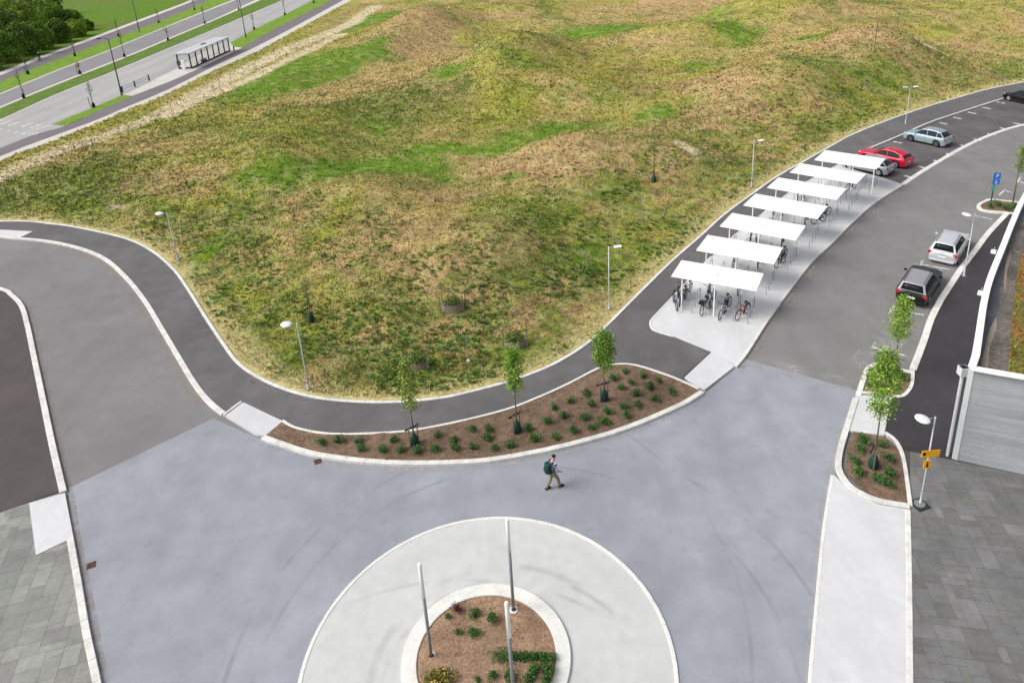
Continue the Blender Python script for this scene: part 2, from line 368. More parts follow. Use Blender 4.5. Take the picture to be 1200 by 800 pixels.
PAT = {
 'green': bump_list([(335, 95, 55, 16, 1.3), (370, 75, 45, 12, 1), (440, 25, 32, 10, 1.2), (415, 75, 22, 14, 1.0), (520, 105, 20, 8, 1.3), (330, 215, 50, 12, .9), (400, 210, 60, 11, 1.1), (470, 198, 60, 9, 1.3), (545, 178, 70, 7, 1.3), (615, 163, 50, 6, 1.2), (660, 150, 50, 7, .8),
    (760, 42, 80, 10, 1.3), (700, 38, 40, 9, .8), (650, 55, 60, 12, .6), (765, 138, 22, 7, 1.2), (590, 60, 30, 8, .5), (860, 58, 30, 9, .9), (830, 85, 25, 9, .8), (950, 68, 22, 5, .9), (275, 160, 60, 12, .6), (600, 220, 20, 6, .8), (520, 215, 25, 7, .7), (235, 305, 14, 32, 1.3), (262, 345, 12, 16, .9), (160, 255, 40, 8, .5),
    (500, 175, 18, 8, .8), (440, 150, 30, 12, .6), (930, 105, 40, 14, .45), (1040, 110, 70, 10, .5), (1130, 95, 40, 6, .4), (620, 400, 26, 9, 1.0), (527, 340, 26, 8, .6), (690, 310, 30, 18, .7), (770, 250, 45, 10, .5), (280, 250, 40, 14, .35)]),
 'dull': bump_list([(60, 225, 110, 22, .9), (130, 190, 60, 15, .8), (230, 150, 60, 10, .6), (270, 285, 45, 40, .5), (500, 130, 90, 22, .5), (430, 130, 60, 18, .6), (660, 50, 50, 14, .7), (350, 390, 60, 50, .5), (300, 250, 50, 20, .5), (480, 440, 60, 18, .7), (690, 310, 40, 25, .6), (620, 320, 80, 20, .4), (820, 210, 40, 20, .6), (890, 190, 50, 20, .4), (1000, 15, 60, 14, .6), (640, 75, 40, 10, .5), (420, 430, 40, 20, .5), (950, 150, 50, 12, .4), (1060, 60, 50, 10, .6)]),
 'brown': bump_list([(235, 218, 65, 15, 1.1), (170, 222, 30, 12, .8), (490, 48, 55, 12, .9), (490, 62, 30, 8, .5), (560, 330, 140, 50, .7), (480, 400, 90, 45, .7), (450, 300, 70, 40, .6), (715, 195, 100, 18, 1.0), (650, 215, 60, 12, .8), (590, 200, 40, 9, .9), (740, 165, 50, 10, .9), (820, 115, 45, 10, .9), (815, 145, 60, 12, 1.), (860, 130, 40, 12, .7), (1010, 88, 60, 14, .9), (960, 82, 40, 10, .6), (815, 4, 60, 8, 1.3), (360, 215, 20, 7, .5), (540, 240, 50, 9, .7), (380, 300, 50, 30, .4), (390, 175, 12, 6, .5), (640, 370, 70, 26, .5), (880, 28, 40, 7, .6), (740, 110, 60, 10, .5), (1130, 60, 60, 14, .3), (410, 420, 40, 25, .5)]),
 'lime': bump_list([(400, 140, 60, 14, .8), (700, 108, 70, 10, .7), (600, 130, 60, 12, .5), (830, 60, 60, 12, .6), (1140, 35, 80, 14, .3), (500, 300, 60, 14, .3), (390, 280, 30, 30, .7), (870, 170, 40, 12, .5), (560, 150, 80, 10, .5), (780, 80, 50, 7, .6), (1000, 50, 50, 7, .5)]),
 'sand': bump_list([(562, 83, 13, 3, 1.5), (808, 188, 14, 9, .7), (1078, 78, 16, 3, .9), (480, 95, 34, 3, .8), (430, 112, 60, 3, .35), (645, 30, 20, 2, .6), (130, 252, 22, 8, .6), (205, 290, 12, 10, .5)])}
C = {k: np.array(v) for k, v in dict(straw=(.420, .325, .128), pale=(.52, .44, .22), green=(.100, .215, .008), dull=(.095, .150, .022), brown=(.430, .285, .155), lime=(.260, .290, .022), sand=(.62, .53, .36), dark=(.045, .045, .025)).items()}
SANDL = [[(p.x, p.y) for p in BL(q)] for q in ([(-60, 232), (0, 207), (60, 180), (100, 166)], [(100, 168), (150, 150), (200, 131)], [(190, 136), (240, 106), (300, 76), (340, 57), (380, 42), (415, 27), (440, 8)], [(190, 137), (235, 117), (287, 97), (345, 68), (400, 42)])]
SANDW = (2.1, 1.7, 2.4, 1.8)
def field_col(x, y):
    z, ins, dA, dB = hill(x, y)
    wn = 1+.0*x
    n1 = fbm(x/14, y/14, 4, 31); n2 = fbm(x/3.2, y/3.2, 4, 47); n3 = fbm(x/.9, y/.9, 3, 71); n4 = fbm(x/6, y/6, 4, 91)
    wx = x+5*(fbm(x/7, y/7, 3, 5)-.5)+1.6*(fbm(x/1.8, y/1.8, 2, 15)-.5); wy = y+7*(fbm(x/7, y/7, 3, 6)-.5)+2.*(fbm(x/1.8, y/1.8, 2, 16)-.5)
    def lay(c_, col, w): w = np.clip(w, 0, 1)[..., None]; return c_*(1-w)+col*w
    c_ = np.tile(C['straw'], x.shape+(1,))
    c_ = lay(c_, C['lime'], sstep(.40, .62, n1)*.6)
    c_ = lay(c_, C['brown'], sstep(.50, .68, n4)*.45)
    c_ = lay(c_, C['green']*.9+C['lime']*.1, sstep(.57, .68, fbm(x/10+40, y/16, 4, 131))*.55)
    c_ = lay(c_, C['dull'], sstep(.54, .68, n2)*.5)
    for k in ('brown', 'lime', 'dull', 'green'):
        w = gsum(wx, wy, PAT[k]); c_ = lay(c_, C[k], sstep(.06, .80, w*(.5+1.0*n2))*(.95 if k == 'green' else .75))
    # broad-leaved weeds close to the path and pale dry grass along the kerb
    c_ = lay(c_, C['dull']*1.1, sstep(16, 4, dA)*sstep(.5, .6, n3)*.65*sstep(170, 90, y))
    wz = sstep(24, 5, dA)*.8+.2*sstep(130, 60, y); n5 = fbm(x/.5, y/.5, 3, 171)
    c_ = lay(c_, C['green']*.75, sstep(.52, .62, fbm(x/1.5, y/1.5, 4, 191))*.6*wz)
    c_ = lay(c_, np.array((.06, .07, .015)), sstep(.46, .32, n5)*.5*wz)  # dark gaps between the weeds, painted into the ground colour
    c_ = lay(c_, C['lime']*1.2, sstep(.60, .72, n5)*.5*wz)
    c_ = lay(c_, C['pale'], sstep(.50, .70, n3)*.32)
    c_ = lay(c_, C['brown']*.62, sstep(.46, .33, n3)*.22)
    c_ = lay(c_, C['pale'], sstep(2.2, .2, dA+1.4*(n2-.5))*.75)
    w = gsum(wx, wy, PAT['sand']); c_ = lay(c_, C['sand'], sstep(.3, .7, w)*.85)
    for q, ww in zip(SANDL, SANDW):
        d = seg_dist(x+1.5*(n2-.5), y+1.5*(n2-.5), q); c_ = lay(c_, C['sand'], sstep(ww*1.25, ww*.55, d+1.6*(n3-.5))*.9)
    c_ = lay(c_, C['lime']*.7+C['straw']*.3, sstep(6, 1, dB)*.6)
    # beyond the boulevard: smooth green meadow
    far = ~ins
    g = np.tile(np.array((.11, .20, .02)), x.shape+(1,)); g = g*(1-sstep(.4, .65, n1)[..., None]*.5)+np.array((.15, .155, .05))*sstep(.4, .65, n1)[..., None]*.5
    c_ = np.where(far[..., None], g, c_)
    return np.clip(c_, .01, .9), z, ins, dA
def make_ground():
    ths = np.concatenate([np.linspace(-180, -58, 40)[:-1], np.linspace(-58, 58, 620), np.linspace(58, 180, 40)[1:]])
    rs = np.concatenate([[.5, 5, 12], 16*np.exp(np.linspace(0, math.log(360/16.), 820)), 360*np.exp(np.linspace(0, math.log(3500/360.), 40))[1:]])
    th = np.radians(ths); X = rs[:, None]*np.sin(th)[None]; Y = rs[:, None]*np.cos(th)[None]
    col, z, ins, dA = field_col(X.ravel(), Y.ravel())
    nR, nT = len(rs), len(ths); V = np.stack([X.ravel(), Y.ravel(), z], 1)
    i = np.arange(nR-1)[:, None]*nT+np.arange(nT-1)[None]; i = i.ravel()
    Q = np.stack([i, i+1, i+nT+1, i+nT], 1)[:, ::-1]
    me = bpy.data.meshes.new('meadow_ground'); me.vertices.add(len(V)); me.vertices.foreach_set('co', V.ravel())
    me.loops.add(Q.size); me.loops.foreach_set('vertex_index', Q.ravel()); me.polygons.add(len(Q)); me.polygons.foreach_set('loop_start', np.arange(len(Q))*4)
    me.update(calc_edges=True); me.shade_smooth()
    a = me.color_attributes.new('Col', 'FLOAT_COLOR', 'POINT'); a.data.foreach_set('color', np.concatenate([col, np.ones((len(V), 1))], 1).ravel())
    me.materials.append(mat('meadow', (0, 0, 0), .95, noise=((.8, .14, 5), (4, .24, 5), (18, .3, 3)), bump=1., bscale=7, attr=True, spec=.1))
    o = bpy.data.objects.new('meadow_ground', me); COL.objects.link(o); tag(o, kind='structure')
    n = me.polygons[len(Q)//2].normal.z
    if n < 0: me.flip_normals()
make_ground()
def tri_mesh(name, V, F, col, mt):
    me = bpy.data.meshes.new(name); V = V.reshape(-1, 3); k = F.shape[1]
    me.vertices.add(len(V)); me.vertices.foreach_set('co', V.astype(np.float32).ravel())
    me.loops.add(F.size); me.loops.foreach_set('vertex_index', F.astype(np.int32).ravel()); me.polygons.add(len(F)); me.polygons.foreach_set('loop_start', np.arange(len(F))*k)
    me.update(calc_edges=True)
    a = me.color_attributes.new('Col', 'FLOAT_COLOR', 'POINT'); a.data.foreach_set('color', np.concatenate([col, np.ones((len(V), 1))], 1).astype(np.float32).ravel())
    me.materials.append(mt); return me
M['blade'] = mat('grass_blades', (0, 0, 0), .8, attr=True, spec=.15)
def make_tufts():
    # rough grass clumps, density falling with distance
    n = 520000; u = rng.random(n); r = 22*np.exp(u*math.log(230/22.)); th = R(-50)+rng.random(n)*R(93)
    x, y = r*np.sin(th), r*np.cos(th)
    keep = inside(x, y, Fpoly); x, y = x[keep], y[keep]
    col, z, ins, dA = field_col(x, y); ok = (dA > .3); x, y, z, col = x[ok], y[ok], z[ok], col[ok]; n = len(x); r = np.hypot(x, y)
    w = gsum(x, y, PAT['green']); clump = fbm(x/.7, y/.7, 2, 123)
    hgt = (.10+.22*rng.random(n)**2+.12*sstep(.5, .75, clump))*(1-.55*np.clip(w, 0, 1))*np.clip(r/75, .7, 1.3)*.52
    wid = (.030+.045*rng.random(n))*np.clip(r/50, .8, 2.2)
    K = 2; V = np.zeros((n, K, 3, 3))
    for k in range(K):
        a = rng.random(n)*2*math.pi; ox, oy = rng.normal(0, .07, n), rng.normal(0, .07, n); ln = rng.normal(0, 1.1, n)*hgt; la = rng.random(n)*6.28
        cx, cy = x+ox, y+oy
        V[:, k, 0] = np.stack([cx-np.cos(a)*wid, cy-np.sin(a)*wid, z-.02], 1); V[:, k, 1] = np.stack([cx+np.cos(a)*wid, cy+np.sin(a)*wid, z-.02], 1)
        V[:, k, 2] = np.stack([cx+np.cos(la)*ln, cy+np.sin(la)*ln, z+hgt*(.7+.5*rng.random(n))], 1)
    br = 1.12*np.exp(rng.normal(0, .12, (n, 1)))*np.clip(1.0+.0*r, 0, 9)[:, None]; tint = rng.random((n, 1)); c2 = col*br
    c2 = np.where(tint < .08, (C['pale']*.35+col*.7)*br, c2); c2 = np.where((tint > .93), C['dull']*.85*br, c2)
    cc = np.repeat(c2[:, None, :], K*3, 1).reshape(-1, 3)
    F = np.arange(n*K*3).reshape(-1, 3)
    me = tri_mesh('meadow_grass', V.reshape(-1, 3), F, np.clip(cc, .01, .9), M['blade'])
    o = bpy.data.objects.new('meadow_grass', me); COL.objects.link(o)
    tag(o, 'rough dry and green grass covering the uneven meadow', 'grass', kind='stuff')
make_tufts()
def make_weeds():
    # broad leaved rosettes (docks, thistles) in the strip of meadow next to the footpath
    n = 42000; u = rng.random(n); r = 28*np.exp(u*math.log(120/28.)); th = R(-48)+rng.random(n)*R(88)
    x, y = r*np.sin(th), r*np.cos(th); keep = inside(x, y, Fpoly); x, y = x[keep], y[keep]
    z, ins, dA, dB = hill(x, y); pr = sstep(.42, .60, fbm(x/2.6, y/2.6, 3, 77))*(.10+sstep(26, 3, dA)); ok = (rng.random(len(x)) < pr) & (dA > .5); x, y, z = x[ok], y[ok], z[ok]; n = len(x)
    K = 6; V = np.zeros((n, K, 4, 3)); s = .07+.12*rng.random(n); ph = rng.random(n)*6.28
    for k in range(K):
        a = ph+k*6.283/K+rng.normal(0, .25, n); l = s*(.8+.5*rng.random(n)); d = np.stack([np.cos(a), np.sin(a)], 1); q = np.stack([-np.sin(a), np.cos(a)], 1)*l[:, None]*.28
        up = l*(.35+.6*rng.random(n)); c0 = np.stack([x, y], 1); m1 = c0+d*l[:, None]*.55
        V[:, k, 0] = np.c_[c0, z+.02]; V[:, k, 1] = np.c_[m1+q, z+up]; V[:, k, 2] = np.c_[c0+d*l[:, None], z+up*.8]; V[:, k, 3] = np.c_[m1-q, z+up]
    c0 = np.array((.060, .120, .018))*np.exp(rng.normal(0, .28, (n, 1))); lt = rng.random((n, 1)) < .22; c0 = np.where(lt, np.array((.19, .27, .06)), c0)
    cc = np.repeat(c0[:, None], K*4, 1).reshape(-1, 3)
    me = tri_mesh('meadow_weeds', V, np.arange(n*K*4).reshape(-1, 4), cc, M['blade'])
    o = bpy.data.objects.new('meadow_weeds', me); COL.objects.link(o); tag(o, 'dark broad-leaved weeds scattered over the meadow beside the footpath', 'weeds', kind='stuff')
make_weeds()
# ------------------------------------------------------------------ roads and paths
flat('road', [G(*q) for q in [(-420, 310)]] + [Vector((p.x, p.y, 0)) for p in A[2:]] + [G(2200, 80), G(2200, 900), G(1300, 1300), G(-100, 1300), G(-500, 900)], 0, M['road'])
def P(px, z=0.): return [G(x, y, z) for x, y in px]
ROADSIDE_L = [(-260, 318), (-60, 324), (0, 338), (13, 345), (25, 358), (32, 381), (39, 414), (50, 467), (61, 520), (74, 576)]
kl = L(ROADSIDE_L, .12, 5)
# bluish junction
j = P([(80, 572), (250, 490)]) + [G(290, 508)] + L([(303, 513), (330, 521), (365, 532), (410, 540), (460, 544), (520, 544), (570, 541), (620, 533), (670, 522), (720, 508), (760, 493), (800, 475), (830, 458), (858, 431), (871, 420)], 0, 4) + P([(1006, 458), (1002, 470), (985, 520), (978, 556)]) + P([(968, 620), (957, 720), (950, 800), (940, 1100), (150, 1100), (110, 800), (97, 720), (86, 640)])
flat('junction_road', j, .004, M['junction'])
# dark lot and paving on the left
lotp = [Vector((p.x, p.y, 0)) for p in kl] + P([(72, 577), (0, 602), (-300, 705), (-600, 500)])
flat('dark_asphalt_yard', lotp, .10, M['lot'])
LEFT_PAVE = [(-400, 742), (0, 602), (34, 590), (86, 629), (92, 668), (100, 720), (115, 800), (130, 960), (-400, 960)]
ribbon('kerb', [p for p in kl], .30, -.05, .14, M['kerb'])
MB().prism(P([(34, 589), (76, 577), (86, 629), (42, 650)], .115), -.02, .115).build('crossing_slab', M['slab'], bevel=.01).__setitem__('kind', 'structure')
ribbon('kerb', L([(82, 630), (91, 680), (101, 740), (114, 802), (140, 950)], .12, 5), .26, -.05, .14, M['kerb'])
def decal_mat(name, col, sc, lo, hi, amax=.85):
    m = mat(name, col, .95, noise=((9, .2, 3),)); N, K = m.node_tree.nodes, m.node_tree.links
    tc = [n for n in N if n.type == 'TEX_COORD'][0]; t = N.new('ShaderNodeTexNoise'); t.inputs['Scale'].default_value = sc; t.inputs['Detail'].default_value = 7; t.inputs['Roughness'].default_value = .65
    K.new(tc.outputs['Object'], t.inputs['Vector']); mr = N.new('ShaderNodeMapRange'); mr.inputs['From Min'].default_value = lo; mr.inputs['From Max'].default_value = hi; mr.inputs['To Max'].default_value = amax
    K.new(t.outputs['Fac'], mr.inputs[0]); K.new(mr.outputs[0], N['Principled BSDF'].inputs['Alpha']); return m
def roadgrime(name, px, w, z, m):
    o = ribbon(name, L(px, 0, 5), w, z-.002, z, m, bev=0); return o
M['grit'] = mat('sandy_grit', (.30, .25, .20), .95, noise=((3, .2, 5), (20, .3, 3)))
M['silt'] = decal_mat('kerb_silt', (.36, .30, .25), 1.1, .42, .68, .75)
M['silt_pale'] = decal_mat('kerb_dust', (.46, .45, .44), .8, .42, .7, .7)
M['silt_dark'] = decal_mat('damp_stain', (.10, .095, .095), .7, .45, .68, .45)
M['leafy'] = decal_mat('old_leaves', (.20, .155, .10), 2.2, .54, .68, .7)
roadgrime('kerb_silt', [(0, 345), (9, 350), (17, 362), (25, 384), (33, 414), (55, 467)][:0] or [(20, 350), (33, 362), (40, 384), (46, 414), (57, 467), (68, 520), (81, 574), (92, 640), (104, 700), (122, 800)], .30, .008, M['silt'])
roadgrime('kerb_silt', [(95, 297), (121, 309), (142, 330), (163, 357), (183, 390), (202, 422), (221, 455), (237, 476)], .42, .008, M['silt'])
roadgrime('kerb_silt', [(868, 432), (879, 420), (892, 401), (908, 375), (935, 338), (961, 305), (980, 289), (1005, 262), (1032, 238), (1066, 216)], .34, .008, M['silt'])
roadgrime('kerb_dust', [(305, 519), (330, 526), (365, 537), (410, 545), (460, 549), (520, 549), (570, 546), (620, 538), (670, 527), (720, 513), (760, 498), (800, 480), (832, 462)], .36, .008, M['silt_pale'])
roadgrime('kerb_dust', [(1000, 466), (992, 486), (984, 512), (978, 535), (972, 556), (961, 620), (950, 720), (944, 800)], .30, .008, M['silt_pale'])
roadgrime('kerb_dust', [(880, 424), (940, 437), (1000, 452)], 1.2, .006, M['silt_pale'])
roadgrime('kerb_dust', [(1010, 430), (1030, 410), (1050, 392)], 1.6, .006, M['silt_pale'])
# footpath
fp = [Vector((p.x, p.y, 0)) for p in L(A_px, .1, 4)] + L(inner_px, .1, 3) + P(slabBottom, .1) + P([(800, 442)], .1) + L(bedU_px[::-1], .1, 3)[1:] + P([(283, 470), (262, 485)], .1) + [Vector(p) for p in Bc[::-1][1:]]
flat('footpath', fp, .10, M['path'])
ribbon('kerb', [Vector((p.x, p.y, 0)) for p in L(A_px, .13, 5)], .20, -.1, .145, M['kerb'])
ribbon('kerb', Bc, .28, -.05, .14, M['kerb'])
ribbon('kerb', L([(262, 486), (272, 478), (283, 470)], .12, 3), .14, -.05, .135, M['kerb'])
def slabobj(name, px, z, m, bev=.012):
    o = MB().prism(P(px, z), -.05, z).build(name, m, bevel=bev, seg=1); tag(o, kind='structure'); return o
slabobj('crossing_slab', [(264, 487), (285, 471), (331.5, 493), (311, 510), (300, 509)], .112, M['slab'])
slabobj('crossing_slab', [(-60, 268.5), (0, 269), (38, 271), (22, 279), (-60, 276)], .112, M['slab'])
slabobj('crossing_slab', [(802, 442), (833.5, 412.5), (862, 428), (826, 456), (819, 454)], .112, M['slab'])
roadgrime('old_leaves', [(205, 330), (222, 352), (240, 384), (258, 412), (272, 430), (296, 449), (330, 462), (370, 473), (420, 477), (470, 477)], .26, .104, M['leafy'])
roadgrime('old_leaves', [(700, 403), (722, 383), (744, 360), (775, 330), (805, 303), (835, 276), (870, 245), (905, 220)], .24, .104, M['leafy'])
roadgrime('old_leaves', [(1180, 106), (1120, 121), (1080, 133), (1040, 148), (1000, 165)], .4, .104, M['leafy'])
# planting bed between path and junction
soilp = L(bedU_px, .1, 4)[1:] + L(bedL_px[::-1], .1, 4)
def soil_bed(name, pts, z, m, amp=.05):
    mb = MB().poly(pts, z); me = bpy.data.meshes.new(name); me.from_pydata(mb.v, [], mb.f)
    bm = bmesh.new(); bm.from_mesh(me)
    for _ in range(6):
        es = [e for e in bm.edges if e.calc_length() > .35]
        if not es: break
        bmesh.ops.subdivide_edges(bm, edges=es, cuts=1); bmesh.ops.triangulate(bm, faces=[f for f in bm.faces if len(f.verts) > 3])
    for v in bm.verts:
        if not v.is_boundary: v.co.z += amp*(float(fbm(np.array([v.co.x*1.7]), np.array([v.co.y*1.7]), 3, 5)[0])-.3)*2
    bm.to_mesh(me); bm.free(); me.shade_smooth(); me.materials.append(m)
    o = bpy.data.objects.new(name, me); COL.objects.link(o); return tag(o, kind='structure')
soil_bed('planting_soil', soilp, .10, M['soil'])
ribbon('kerb', L(bedU_px, .14, 5), .14, -.05, .15, M['kerb_white'])
ribbon('kerb', L(bedL_px, .14, 5), .28, -.05, .15, M['kerb'])
# bicycle parking slab
bs = L(inner_px[8:], .11, 4) + P(slabBottom, .11) + [G(862, 428.5, .11)] + L(slabR_px[1:], .11, 4) + P([(1040, 210), (1022, 205), (990, 196)], .11)
MB().prism(bs, -.05, .112).build('bicycle_parking_slab', M['slab'], bevel=.012, seg=1).__setitem__('kind', 'structure')
ribbon('kerb', L(inner_px[8:]+[(762, 377), (764, 385), (772, 389), (789, 394)], .12, 5), .11, .02, .135, M['kerb_white'])
ribbon('kerb', L(slabR_px, .11, 5), .16, -.05, .128, M['kerb'])
# parking strip at the far right
pk = P([(990, 196), (1022, 205), (1040, 210), (1058, 216)]) + L(strip_px[1:], 0, 4) + L(inner_px[:9], 0, 4)
flat('parking_asphalt', pk, .004, M['parking'])
ribbon('kerb', L(inner_px[:9], .12, 5), .16, -.05, .135, M['kerb_white'])
ribbon('gutter_strip', L(strip_px, 0, 5), .42, -.05, .012, M['kerb'])
# right-hand side: parking lane edge kerb, beds, ramp
kr_px = [(1070, 432), (1083, 398), (1091, 374), (1102, 352), (1109, 341), (1127, 314), (1143, 293), (1159, 272), (1180, 250)]
ribbon('kerb', L(kr_px, .13, 5), .36, -.05, .14, M['kerb'])
bed2 = [(1003.5, 462), (1010.5, 438), (1013, 430), (1019, 426), (1030, 424.5), (1050, 429), (1069, 433), (1073, 437), (1071, 450), (1068, 460), (1060, 466.5), (1044, 467)]
bed2i = [(1012, 458), (1018, 441), (1021, 433), (1028, 430), (1048, 434), (1066, 439), (1065, 450), (1062, 458), (1056, 461.5), (1044, 461.5), (1028, 460)]
soil_bed('planting_soil', P([(1010, 460), (1018, 431), (1030, 427), (1069, 436), (1066, 455), (1058, 464), (1044, 464)], .1), .10, M['soil'])
ribbon('kerb', L([(1006, 462), (1013, 441), (1017, 432), (1024, 427.5), (1032, 427), (1050, 432), (1069, 436)], .13, 5), .26, -.05, .15, M['kerb'])
ribbon('kerb', L([(1070, 434), (1069, 448), (1065, 457), (1058, 463), (1046, 464), (1030, 461), (1006, 459)], .13, 5), .17, -.05, .148, M['kerb'])
slabobj('crossing_slab', [(1003, 462), (1045, 466), (1040, 488), (1036, 510), (1000, 505), (990, 504)], .108, M['slab'])
soil_bed('planting_soil', P([(1000, 505.6), (1034, 511), (1048, 520), (1057, 537), (1064, 590), (1034, 586), (1008, 572), (991, 553), (993, 526)], .1), .10, M['soil'])
ribbon('kerb', L([(1003, 466), (997, 486), (990, 508), (984, 530), (983, 548), (991, 563), (1003, 574), (1030, 586), (1066, 592.5)], .13, 6), .27, -.05, .15, M['kerb'])
ribbon('kerb', L([(1037, 506), (1048, 514), (1056, 527), (1061, 548), (1067, 592)], .13, 5), .17, -.05, .148, M['kerb'])
ribbon('kerb', L([(998, 503.5), (1036, 508)], .13, 3), .10, .0, .13, M['kerb'])
slabobj('concrete_strip', [(977, 556), (1000, 577), (1030, 591), (1067, 597), (1069.5, 800), (1070, 1000), (935, 1000), (950, 800), (958, 720), (967, 620)], .097, M['slab'])
ribbon('kerb', L([(975.5, 556), (965.5, 620), (956, 720), (949, 802), (940, 960)], .10, 5), .13, -.05, .105, M['kerb_white'])
ribbon('kerb', L([(1064, 597), (1065.5, 680), (1066.5, 800), (1068, 960)], .10, 5), .20, -.05, .112, M['kerb'])
rampp = P([(1036, 509), (1041, 486), (1046, 468), (1060, 467), (1068, 458), (1072, 436)]) + L(kr_px[1:], 0, 4) + P([(1190, 250), (1500, 250), (1400, 600), (1118, 541), (1056, 528.5)])
flat('ramp_asphalt', rampp, .096, M['ramp'])
def rand_paving(name, poly_px, th, cells, tones, mortar, clips, z=.09):
    """slabs of mixed sizes laid on a 0.3 m module, each a face of its own with an open joint"""
    org = G(*poly_px[0]); ca, sa = math.cos(th), math.sin(th)
    P0 = [(G(*q).x, G(*q).y) for q in poly_px]; loc = [((x-org.x)*ca+(y-org.y)*sa, -(x-org.x)*sa+(y-org.y)*ca) for x, y in P0]
    u0, v0 = min(p[0] for p in loc), min(p[1] for p in loc); m = .30
    nu, nv = int((max(p[0] for p in loc)-u0)/m)+2, int((max(p[1] for p in loc)-v0)/m)+2
    occ = np.zeros((nu+4, nv+4), bool); rd = random.Random(5); V = []; Fc = []; Cc = []
    lines = [((G(*a).x, G(*a).y), (G(*b).x, G(*b).y)) for a, b in clips]
    for jv in range(nv):
        for iu in range(nu):
            if occ[iu, jv]: continue
            for (w, h_) in rd.sample(cells, len(cells))+[(2, 1), (1, 2), (1, 1)]:
                if not occ[iu:iu+w, jv:jv+h_].any() and iu+w <= nu+2 and jv+h_ <= nv+2: break
            occ[iu:iu+w, jv:jv+h_] = True; g = .006
            q = [(u0+iu*m+g, v0+jv*m+g), (u0+(iu+w)*m-g, v0+jv*m+g), (u0+(iu+w)*m-g, v0+(jv+h_)*m-g), (u0+iu*m+g, v0+(jv+h_)*m-g)]
            q = [(org.x+u*ca-v*sa, org.y+u*sa+v*ca) for u, v in q]
            for (a, b) in lines:                     # keep what lies left of a->b
                o2 = []; sd_ = lambda p: (b[0]-a[0])*(p[1]-a[1])-(b[1]-a[1])*(p[0]-a[0])
                for k in range(len(q)):
                    p, n_ = q[k], q[(k+1) % len(q)]; s1, s2 = sd_(p), sd_(n_)
                    if s1 >= 0: o2.append(p)
                    if (s1 >= 0) != (s2 >= 0): t_ = s1/(s1-s2); o2.append((p[0]+t_*(n_[0]-p[0]), p[1]+t_*(n_[1]-p[1])))
                q = o2
                if len(q) < 3: break
            if len(q) < 3: continue
            b0 = len(V); dz = rd.uniform(-.0015, .0015); V += [(x, y, z+dz) for x, y in q]; Fc.append(tuple(range(b0, b0+len(q))))
            t_ = rd.choice(tones); k = math.exp(rd.gauss(0, .035)); Cc += [(t_[0]*k, t_[1]*k, t_[2]*k, 1)]*len(q)
    me = bpy.data.meshes.new(name); me.from_pydata(V, [], Fc); a = me.color_attributes.new('Col', 'FLOAT_COLOR', 'POINT'); a.data.foreach_set('color', np.array(Cc).ravel())
    me.materials.append(mat(name, (0, 0, 0), .82, noise=((.35, .14, 5), (1.6, .10, 4), (7, .08, 4), (30, .08, 2)), attr=True, bump=.1)); o = bpy.data.objects.new(name, me); COL.objects.link(o); tag(o, kind='structure')
    bm = bmesh.new(); bm.from_mesh(me); bmesh.ops.recalc_face_normals(bm, faces=bm.faces)
    for f in bm.faces:
        if f.normal.z < 0: f.normal_flip()
    bm.to_mesh(me); bm.free()
    flat(name+'_joint_sand', [Vector((x, y, 0)) for x, y in P0], z-.006, mat('joint_sand', mortar, .95, noise=((4, .2),)))
CEL = [(3, 2), (3, 2), (2, 2), (2, 3), (3, 3), (3, 1), (2, 1)]
rand_paving('right_paving', [(1055, 528.5), (1118, 540.5), (1400, 600), (1500, 1000), (1072, 1000), (1070.5, 800), (1069, 597), (1062, 560)], R(-11), CEL, [(.152, .152, .151), (.160, .159, .158), (.170, .168, .168), (.158, .161, .150), (.185, .184, .183), (.150, .146, .138)], (.085, .083, .08), [((1066.5, 620), (1068, 1000)), ((1400, 600), (1055, 528))])
rand_paving('left_paving', LEFT_PAVE, R(15), CEL, [(.225, .230, .208), (.250, .253, .232), (.265, .268, .245), (.235, .243, .220), (.285, .288, .266), (.215, .214, .198)], (.14, .14, .125), [((140, 960), (101, 740)), ((114, 802), (82, 630)), ((0, 602), (-400, 742)), ((36, 590), (0, 602))])
# traffic island at the top of the parking lane
isl = [(1147, 240.5), (1154, 236), (1164, 234), (1200, 238), (1240, 244), (1230, 254), (1190, 250.5), (1176, 248.5), (1161, 247.5), (1150, 245)]
soil_bed('planting_soil', P(isl, .12), .11, M['soil'], .03)
ribbon('kerb', L(isl, .13, 5, closed=True), .26, -.05, .15, M['kerb'], closed=True)
